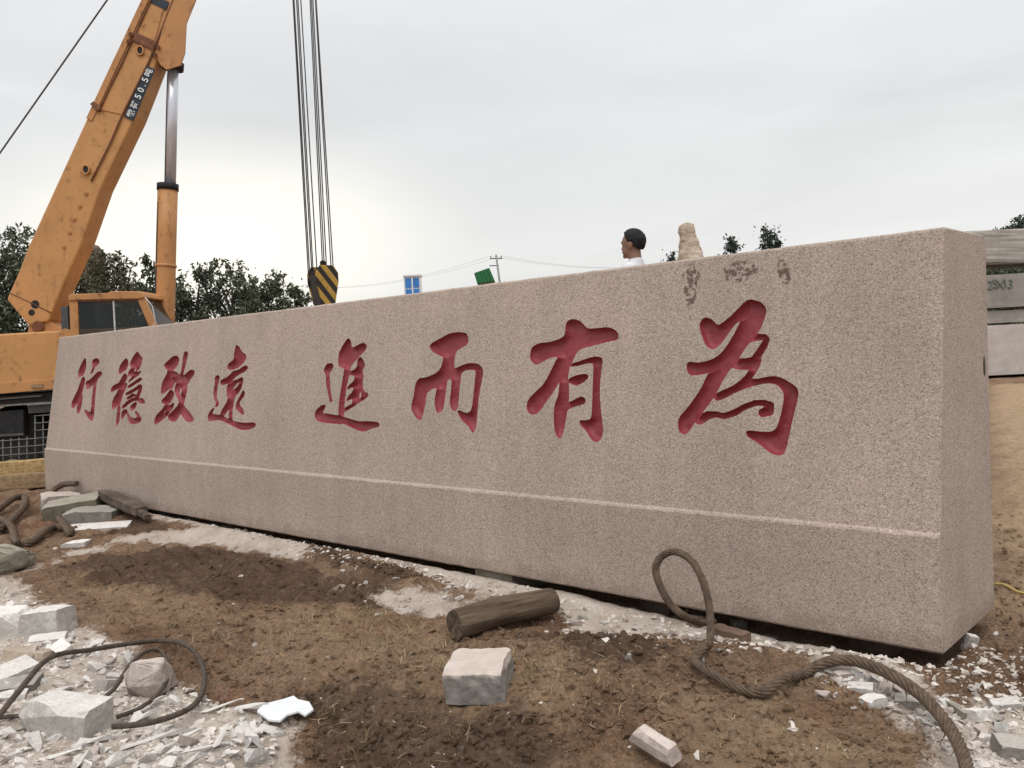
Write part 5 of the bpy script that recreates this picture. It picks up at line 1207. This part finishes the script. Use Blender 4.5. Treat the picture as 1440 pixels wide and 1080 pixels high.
for s in (-.65, .65):
    A0 = ca + ad * s + UP * .3; 
    for (ex, ey, dd) in ((430, 404, 135), (980, 366, 120)):
        E_ = atd(ex, ey, dd) + ad * s; q = [A0 * (1 - t) + E_ * t - UP * 4 * 1.2 * t * (1 - t) for t in np.linspace(0, 1, 16)]
        MB().tube(q, .010, 5).build('wire', M['cable'], pole)

# ------------------------------------------------------------------ stacked slabs on the right
SD = 25.0
def bigslab(name, x0, yt0, x1, yt1, h, dep, mat, label, seed, d=SD, amp=.03, chip=.08):
    a = atd(x0, yt0, d); b = atd(x1, yt1, d); L = np.linalg.norm((b - a)[:2]); c = (a + b) / 2
    o = rough_box(name, M[mat], (L, dep, h), seed, 12, amp, chip); c2 = c + FH * dep / 2
    o.location = (c2[0], c2[1], (a[2] + b[2]) / 2 - h); 
    o.rotation_euler = (0, -math.asin(max(-.2, min(.2, (b[2] - a[2]) / L))), RA); return tag(o, label, 'stone slab', 'stacked stone slabs')
s1 = bigslab('stone_slab', 1330, 461, 1720, 441, 1.42, 2.2, 'slab_clean', 'smooth pale pinkish slab at the bottom of the stack right of the block', 81, SD, .002, .015)
bigslab('stone_slab', 1320, 441, 1700, 421, .36, 1.9, 'slab', 'thin grey slab lying on the pale bottom slab', 82, SD + .3, .004, .02)
s3 = bigslab('stone_slab', 1310, 391, 1690, 370, .95, 1.9, 'slab', 'grey slab with green painted numbers in the stack', 83, SD + .15, .003, .02)
bigslab('stone_slab', 1290, 328, 1760, 304, 1.0, 2.4, 'slab', 'rough brown-grey slab on top of the stack', 84, SD + .6, .02, .10)
k = 0
for (x, y, h, d, lb) in ((1402, 447, .16, SD + .9, 'dark timber spacer under the thin grey slab'), (1340, 452, .2, SD + .9, 'dark timber spacer left under the thin grey slab'), (1560, 437, .2, SD + .9, 'dark timber spacer right under the thin grey slab'),
                     (1350, 383, .62, SD + 1.2, 'stone packer between the two upper slabs, hidden side'), (1480, 376, .62, SD + 1.2, 'stone packer between the two upper slabs'), (1600, 370, .62, SD + 1.2, 'stone packer between the two upper slabs, far side'),
                     (1420, 437, .12, SD + .8, 'thin timber spacer under the numbered slab'), (1600, 428, .12, SD + .8, 'second thin timber spacer under the numbered slab')):
    p = atd(x, y, d); o = rough_box('slab_spacer', M['wood_dark'] if h < .5 else M['slab'], (.3, .9, h), 90 + k, 4, .008, .02); o.location = (p[0], p[1], p[2] - h * .5); o.rotation_euler = (0, 0, RA); tag(o, lb, 'spacer', 'spacers between the slabs'); k += 1
a = atd(1391, 401.5, SD + .13); b = atd(1423, 399, SD + .13)
M['green_number'] = m_simple('green_number_paint', (.055, .10, .08), (.19, .22, .19), 14, .7, .2, 0)
bpy.context.view_layer.update()
loc = s3.matrix_world.inverted() @ Vector((a + b) / 2)
for k, chh in enumerate('25X13'):
    n_ = link('painted_digit', glyph_mesh(chh, .36, .012, -.004), M['green_number'], s3)
    n_.location = (loc.x + (k - 2) * .145, -.95 - .016, loc.z + (.02 if k % 2 else -.015)); n_.rotation_euler = (R(90), 0, 0); n_.rotation_euler.rotate_axis('Z', R((-4, 5, -3, 6, -8)[k]))
# dark shrub seen through the gap between the upper slabs
def shrub(px, py, depth, w, hgt, label, seed):
    r = np.random.default_rng(seed); c = atd(px, py, depth); base = np.array([c[0], c[1], gh(c[0], c[1])]); hgt = c[2] - base[2]
    root = thing('shrub', label, 'shrub', base); n = 3500
    tr = MB()
    for k in range(7):
        e = base + np.array([r.normal(0, w * .25), r.normal(0, w * .25), hgt * r.uniform(.6, .95)]); tr.tube(catmull([base, (base + e) / 2 + r.normal(0, .1, 3), e], .2), .025, 5)
    tr.build('stem', M['bark'], root)
    d = r.normal(size=(n, 3)); d /= np.linalg.norm(d, axis=1)[:, None]
    p = base + UP * hgt * .55 + d * (r.uniform(.3, 1, n) ** .5)[:, None] * np.array([w * .5, w * .5, hgt * .5])
    a = r.normal(size=(n, 3)); a /= np.linalg.norm(a, axis=1)[:, None]; b = np.cross(a, r.normal(size=(n, 3))); b /= np.linalg.norm(b, axis=1)[:, None]; s = .11
    m = MB(); m.v = [np.stack([p - a * s, p + b * s * .5, p + a * s, p - b * s * .5], 1).reshape(-1, 3)]; m.f = [(4 * i, 4 * i + 1, 4 * i + 2, 4 * i + 3) for i in range(n)]; m.n = 4 * n
    o = m.build('foliage', M['leaf'], root); o.data.attributes.new('tint', 'FLOAT', 'POINT').data.foreach_set('value', np.repeat(r.random(n), 4))
shrub(1425, 345, SD + 6, 4.6, 4, 'dark shrub seen through the gap between the slabs', 3)
shrub(1540, 345, SD + 6.5, 4.2, 4, 'dark shrub behind the outer end of the slab stack', 4)

# ------------------------------------------------------------------ man behind the block, on a low stone
PD_ = 7.8
ht = atd(891, 327, PD_); head_top = ht[2]
feet = np.array([ht[0], ht[1], head_top - 1.73])
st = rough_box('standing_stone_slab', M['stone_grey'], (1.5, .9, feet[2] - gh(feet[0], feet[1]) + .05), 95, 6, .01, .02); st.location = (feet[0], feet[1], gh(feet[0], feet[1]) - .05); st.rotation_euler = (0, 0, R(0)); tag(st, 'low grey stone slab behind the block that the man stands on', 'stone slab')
pman = thing('person', 'man in a white shirt with short black hair, head showing above the block', 'person', feet)
fdir = -RH * math.cos(R(30)) + FH * math.sin(R(30)); fdir /= np.linalg.norm(fdir); sdir = np.cross(UP, fdir)    # facing, and his left side
def L(f, s, z): return feet + fdir * f + sdir * s + UP * z
def capsule(mb, a, b, ra, rb, seg=14, n=8):
    d = b - a; Lh = np.linalg.norm(d); d = d / Lh; pts = []; rad = []
    for k in range(n): t = math.pi / 2 * (1 - k / n); pts.append(a - d * ra * math.sin(t)); rad.append(max(.001, ra * math.cos(t)))
    for k in range(n + 1): t = math.pi / 2 * k / n; pts.append(b + d * rb * math.sin(t)); rad.append(max(.001, rb * math.cos(t)))
    P = np.array(pts); a2 = np.cross(d, [0, 0, 1.]); a2 = a2 if np.linalg.norm(a2) > .1 else np.cross(d, [1., 0, 0]); a2 /= np.linalg.norm(a2); b2 = np.cross(d, a2)
    V = [P[i] + rad[i] * (a2 * math.cos(2 * math.pi * k / seg) + b2 * math.sin(2 * math.pi * k / seg)) for i in range(len(P)) for k in range(seg)]
    f = [(i * seg + k, i * seg + (k + 1) % seg, (i + 1) * seg + (k + 1) % seg, (i + 1) * seg + k) for i in range(len(P) - 1) for k in range(seg)] + [tuple(range(seg - 1, -1, -1)), tuple(range((len(P) - 1) * seg, len(P) * seg))]
    mb.add(V, f)
def ell(mb, c, rf, rs, rz, n=18, m=12, fn_=None):
    V = []
    for j in range(m + 1):
        ph = math.pi * j / m
        for k in range(n):
            th = 2 * math.pi * k / n; q = np.array([math.sin(ph) * math.cos(th), math.sin(ph) * math.sin(th), math.cos(ph)])
            q2 = q * (rf, rs, rz) if fn_ is None else fn_(q); V.append(c + fdir * q2[0] + sdir * q2[1] + UP * q2[2])
    mb.add(V, [(j * n + k, (j + 1) * n + k, (j + 1) * n + (k + 1) % n, j * n + (k + 1) % n) for j in range(m) for k in range(n)])
def remesh(o, vox, sm=3):
    m = o.modifiers.new('remesh', 'REMESH'); m.mode = 'VOXEL'; m.voxel_size = vox; m.use_smooth_shade = True
    if sm: s = o.modifiers.new('smooth', 'SMOOTH'); s.factor = .5; s.iterations = sm
mb = MB()
hc_ = L(.015, 0, 1.625)
ell(mb, hc_ + UP * .02, .098, .076, .098); ell(mb, hc_ + fdir * .03 - UP * .045, .068, .058, .075)          # skull, jaw
capsule(mb, hc_ + fdir * .085 - UP * .005 + UP * .0, hc_ + fdir * .098 - UP * .028, .009, .013)              # nose
capsule(mb, hc_ + fdir * .088 + UP * .022 - sdir * .03, hc_ + fdir * .088 + UP * .022 + sdir * .03, .012, .012)   # brow
capsule(mb, hc_ + fdir * .088 - UP * .062 - sdir * .016, hc_ + fdir * .088 - UP * .062 + sdir * .016, .010, .010) # lips
ell(mb, hc_ + fdir * .075 - UP * .098, .022, .024, .02)                                                     # chin
for s in (-1, 1): ell(mb, hc_ - fdir * .008 + sdir * s * .08 - UP * .01, .020, .011, .034)
capsule(mb, L(-.01, 0, 1.40), L(.0, 0, 1.56), .062, .056)
ell(mb, L(0, 0, 1.27), .115, .185, .20); ell(mb, L(0, 0, 1.08), .105, .16, .19); ell(mb, L(-.01, 0, .93), .115, .165, .13)
for s in (-1, 1):
    capsule(mb, L(0, s * .12, 1.40), L(-.01, s * .185, 1.385), .055, .06)
    capsule(mb, L(-.01, s * .19, 1.38), L(-.02, s * .235, 1.10), .05, .042); capsule(mb, L(-.02, s * .235, 1.10), L(.06, s * .23, .86), .041, .029)
    capsule(mb, L(.065, s * .23, .85), L(.085, s * .228, .78), .030, .036)
    for q, (df, dl) in enumerate(((.035, .075), (.012, .085), (-.012, .08), (-.034, .062))):
        k0 = L(.09 + df, s * .228, .765); k1 = k0 + fdir * .012 - UP * dl * .5; k2 = k1 - UP * dl * .45 - fdir * .008; capsule(mb, k0, k1, .0098, .0092, 8, 4); capsule(mb, k1, k2, .0092, .008, 8, 4)
    capsule(mb, L(.105, s * .222, .82), L(.155, s * .21, .775), .012, .009, 8, 4)
    capsule(mb, L(0, s * .095, .90), L(.015, s * .105, .49), .085, .058); capsule(mb, L(.015, s * .105, .49), L(-.02, s * .11, .10), .056, .040)
    capsule(mb, L(-.03, s * .112, .05), L(.15, s * .125, .035), .042, .034)
M['skin'] = m_simple('tanned_skin', (.23, .12, .08), (.29, .16, .11), 12, .55, .4, .1, .002)
M['shirt'] = m_simple('white_shirt_cloth', (.62, .62, .66), (.72, .72, .76), 8, .9, .2, .3, .005)
M['trousers'] = m_simple('dark_trouser_cloth', (.02, .022, .03), (.04, .042, .05), 9, .9, .2, .2, .004)
M['hair'] = m_simple('black_hair', (.004, .004, .005), (.012, .011, .011), 60, .6, .3, .8, .006)
ob = mb.build('body', M['skin'], pman); remesh(ob, .0085, 2)
mb = MB()
ell(mb, L(0, 0, 1.27), .132, .203, .19); ell(mb, L(0, 0, 1.08), .122, .178, .2); ell(mb, L(-.01, 0, .94), .132, .182, .12)
capsule(mb, L(-.015, 0, 1.385), L(-.008, 0, 1.455), .085, .074)
for s in (-1, 1): capsule(mb, L(0, s * .10, 1.405), L(-.01, s * .19, 1.385), .066, .074); capsule(mb, L(-.01, s * .19, 1.38), L(-.015, s * .225, 1.17), .068, .062)
ob = mb.build('shirt', M['shirt'], pman); remesh(ob, .012, 3)
mb = MB(); ell(mb, L(-.01, 0, .90), .128, .178, .12)
for s in (-1, 1): capsule(mb, L(0, s * .095, .88), L(.015, s * .105, .49), .098, .073); capsule(mb, L(.015, s * .105, .49), L(-.02, s * .11, .09), .072, .062)
ob = mb.build('trousers', M['trousers'], pman); remesh(ob, .014, 3)
mb = MB()
for s in (-1, 1): capsule(mb, L(-.035, s * .112, .045), L(.16, s * .126, .04), .048, .042)
ob = mb.build('shoes', M['black'], pman); remesh(ob, .01, 2)
def hairf(q):
    # short hair over the crown, temples and nape; cut away over the face and ears
    f, s, z = q
    lim = .30 + .62 * z if z > 0 else .30 + 1.0 * z
    lim += .10 * mnoise.noise(Vector((f * 9, s * 9, z * 9)))
    e = np.clip((lim - f) / .12, 0, 1) * np.clip((z + .80) / .12, 0, 1)
    if abs(s) > .8 and abs(f + .02) < .2 and -.5 < z < 0: e = 0
    nz_ = mnoise.noise(Vector((f * 6, s * 6, z * 6))) * .04 + mnoise.noise(Vector((f * 19, s * 19, z * 19))) * .075
    k = .80 + .20 * e + nz_ * e
    return np.array([.116 * f, .092 * s, .114 * z]) * k
mb = MB(); ell(mb, hc_ + UP * .028 - fdir * .008, 1, 1, 1, 56, 40, hairf); mb.build('hair', M['hair'], pman, smooth=True)

# ------------------------------------------------------------------ loose ground cover
def scatter(name, mat, spots, sizes, seed, label, cat, flat=(.35, .9), jag=8):
    r = np.random.default_rng(seed); protos = [hull_mesh('t', 300 + s, jag + s % 3, 1.0) for s in range(8)]
    PV = []
    for me in protos:
        co = np.zeros(len(me.vertices) * 3); me.vertices.foreach_get('co', co); PV.append((co.reshape(-1, 3), [tuple(p.vertices) for p in me.polygons])); bpy.data.meshes.remove(me)
    mb = MB()
    for (p, s) in zip(spots, sizes):
        v, f = PV[r.integers(8)]; sc = s * np.array([1, r.uniform(.4, 1), r.uniform(*flat)]); a = r.uniform(0, 6.28); t = r.normal(0, .3)
        Rz = np.array([[math.cos(a), -math.sin(a), 0], [math.sin(a), math.cos(a), 0], [0, 0, 1]]); Rx = np.array([[1, 0, 0], [0, math.cos(t), -math.sin(t)], [0, math.sin(t), math.cos(t)]])
        mb.add((v * sc) @ Rx.T @ Rz.T + p, f)
    o = mb.build(name, mat); o['kind'] = 'stuff'; o['label'] = label; o['category'] = cat
    v = np.vstack(mb.v); q = chunked(ground_masks, v[:, 0].copy(), v[:, 1].copy()); o.data.attributes.new('soil', 'FLOAT_COLOR', 'POINT').data.foreach_set('color', np.stack([*q, np.ones(len(v))], 1).ravel()); return o
def spots_px(poly, n, seed, dz=0.0):
    q = np.array(rand_in(poly, n, seed)); out = np.array([atz(x, y) for x, y in q]); h = chunked(lambda x, y: (ground_h(x, y),), out[:, 0], out[:, 1])[0]; out[:, 2] = h + dz; return out
r = np.random.default_rng(9)
sp = np.vstack([spots_px(LEFT_RUB, 3000, 61), spots_px(RIGHT_RUB, 800, 62), spots_px([(760, 850), (960, 880), (1300, 950), (1440, 900), (1440, 1000), (1100, 930), (900, 925), (790, 900)], 900, 63), spots_px([(230, 730), (430, 770), (640, 825), (760, 845), (640, 838), (430, 790)], 500, 64), spots_px([(0, 700), (160, 720), (420, 790), (620, 850), (1000, 940), (1440, 1010), (1440, 1090), (0, 1090)], 160, 65)])
scatter('stone_rubble', M['rubble'], sp, .009 + .058 * r.random(len(sp)) ** 2.6, 71, 'fine pale stone rubble strewn over the dirt', 'rubble')
sp = np.vstack([spots_px([(60, 800), (300, 770), (600, 850), (760, 905), (1000, 930), (1300, 1010), (1330, 1090), (440, 1090), (380, 1000), (180, 905)], 5200, 66), spots_px([(430, 776), (520, 796), (610, 828), (600, 840), (480, 812)], 700, 67), spots_px([(1400, 720), (1440, 720), (1440, 1000), (1395, 900)], 300, 68)])
scatter('soil_clods', M['ground'], sp, .010 + .055 * r.random(len(sp)) ** 2.6, 72, 'crumbled brown soil clods scattered over the dirt', 'soil', (.5, .95), 16)
def grass(name, polys, n, mat, hgt, seed, label):
    r = np.random.default_rng(seed); V, Fc, T = [], [], []
    for poly, share in polys:
        tufts = spots_px(poly, max(1, int(n * share / 9)), seed)
        for b in tufts:
            lean = r.normal(0, .5, 2)
            for _ in range(9):
                p = b + np.array([*r.normal(0, .035, 2), -.005]); h = hgt * r.uniform(.4, 1.3); l = lean * .5 + r.normal(0, .55, 2); w = r.uniform(.0012, .0028)
                th = r.uniform(0, 3.14); wv = np.array([math.cos(th), math.sin(th), 0]) * w
                m = p + np.array([l[0] * h * .35, l[1] * h * .35, h * .6]); e = p + np.array([l[0] * h, l[1] * h, h * max(.35, 1 - .35 * np.hypot(*l))])
                i = len(V); V += [p - wv, p + wv, m + wv * .8, m - wv * .8, e]; Fc += [(i, i + 1, i + 2, i + 3), (i + 3, i + 2, i + 4)]; T += [r.random()] * 5
    o = MB().add(V, Fc).build(name, M[mat]); o['kind'] = 'stuff'; o['label'] = label; o['category'] = 'grass'
    o.data.attributes.new('tint', 'FLOAT', 'POINT').data.foreach_set('value', T)
GP = [([(400, 862), (530, 868), (630, 895), (650, 930), (520, 930), (410, 905)], .5), ([(520, 900), (630, 900), (620, 985), (520, 960)], .2), ([(700, 985), (860, 985), (900, 1060), (700, 1050)], .12), ([(440, 990), (500, 990), (500, 1060), (450, 1050)], .06), ([(200, 860), (420, 880), (400, 950), (260, 930)], .12)]
grass('dry_grass', GP, 420, 'straw', .07, 81, 'sparse dry straw grass on the dirt near the log')
grass('green_grass', GP, 70, 'grass_green', .10, 82, 'few thin green grass blades on the dirt near the log')

def litter(n, seed):
    r = np.random.default_rng(seed); pts = np.vstack([spots_px(p, max(1, int(n * w)), seed + i) for i, (p, w) in enumerate(GP + [([(120, 830), (400, 860), (900, 960), (1250, 1040), (1250, 1085), (460, 1085), (300, 930)], .6)])]); V, Fc, T = [], [], []
    for p in pts:
        a = r.uniform(0, 6.28); L_ = r.uniform(.02, .09); d = np.array([math.cos(a), math.sin(a), r.normal(0, .2)]); w = np.array([-d[1], d[0], 0]) * r.uniform(.0009, .002); q = p + UP * .008
        m = q + d * L_ * .5 + r.normal(0, .006, 3); m[2] = max(m[2], q[2]); e = q + d * L_
        i = len(V); V += [q - w, q + w, m + w, m - w, e + w * .4, e - w * .4]; Fc += [(i, i + 1, i + 2, i + 3), (i + 3, i + 2, i + 4, i + 5)]; T += [r.random()] * 6
    o = MB().add(V, Fc).build('straw_litter', M['straw']); o['kind'] = 'stuff'; o['label'] = 'thin bits of dry straw lying on the dirt'; o['category'] = 'straw'
    o.data.attributes.new('tint', 'FLOAT', 'POINT').data.foreach_set('value', T)
litter(330, 91)
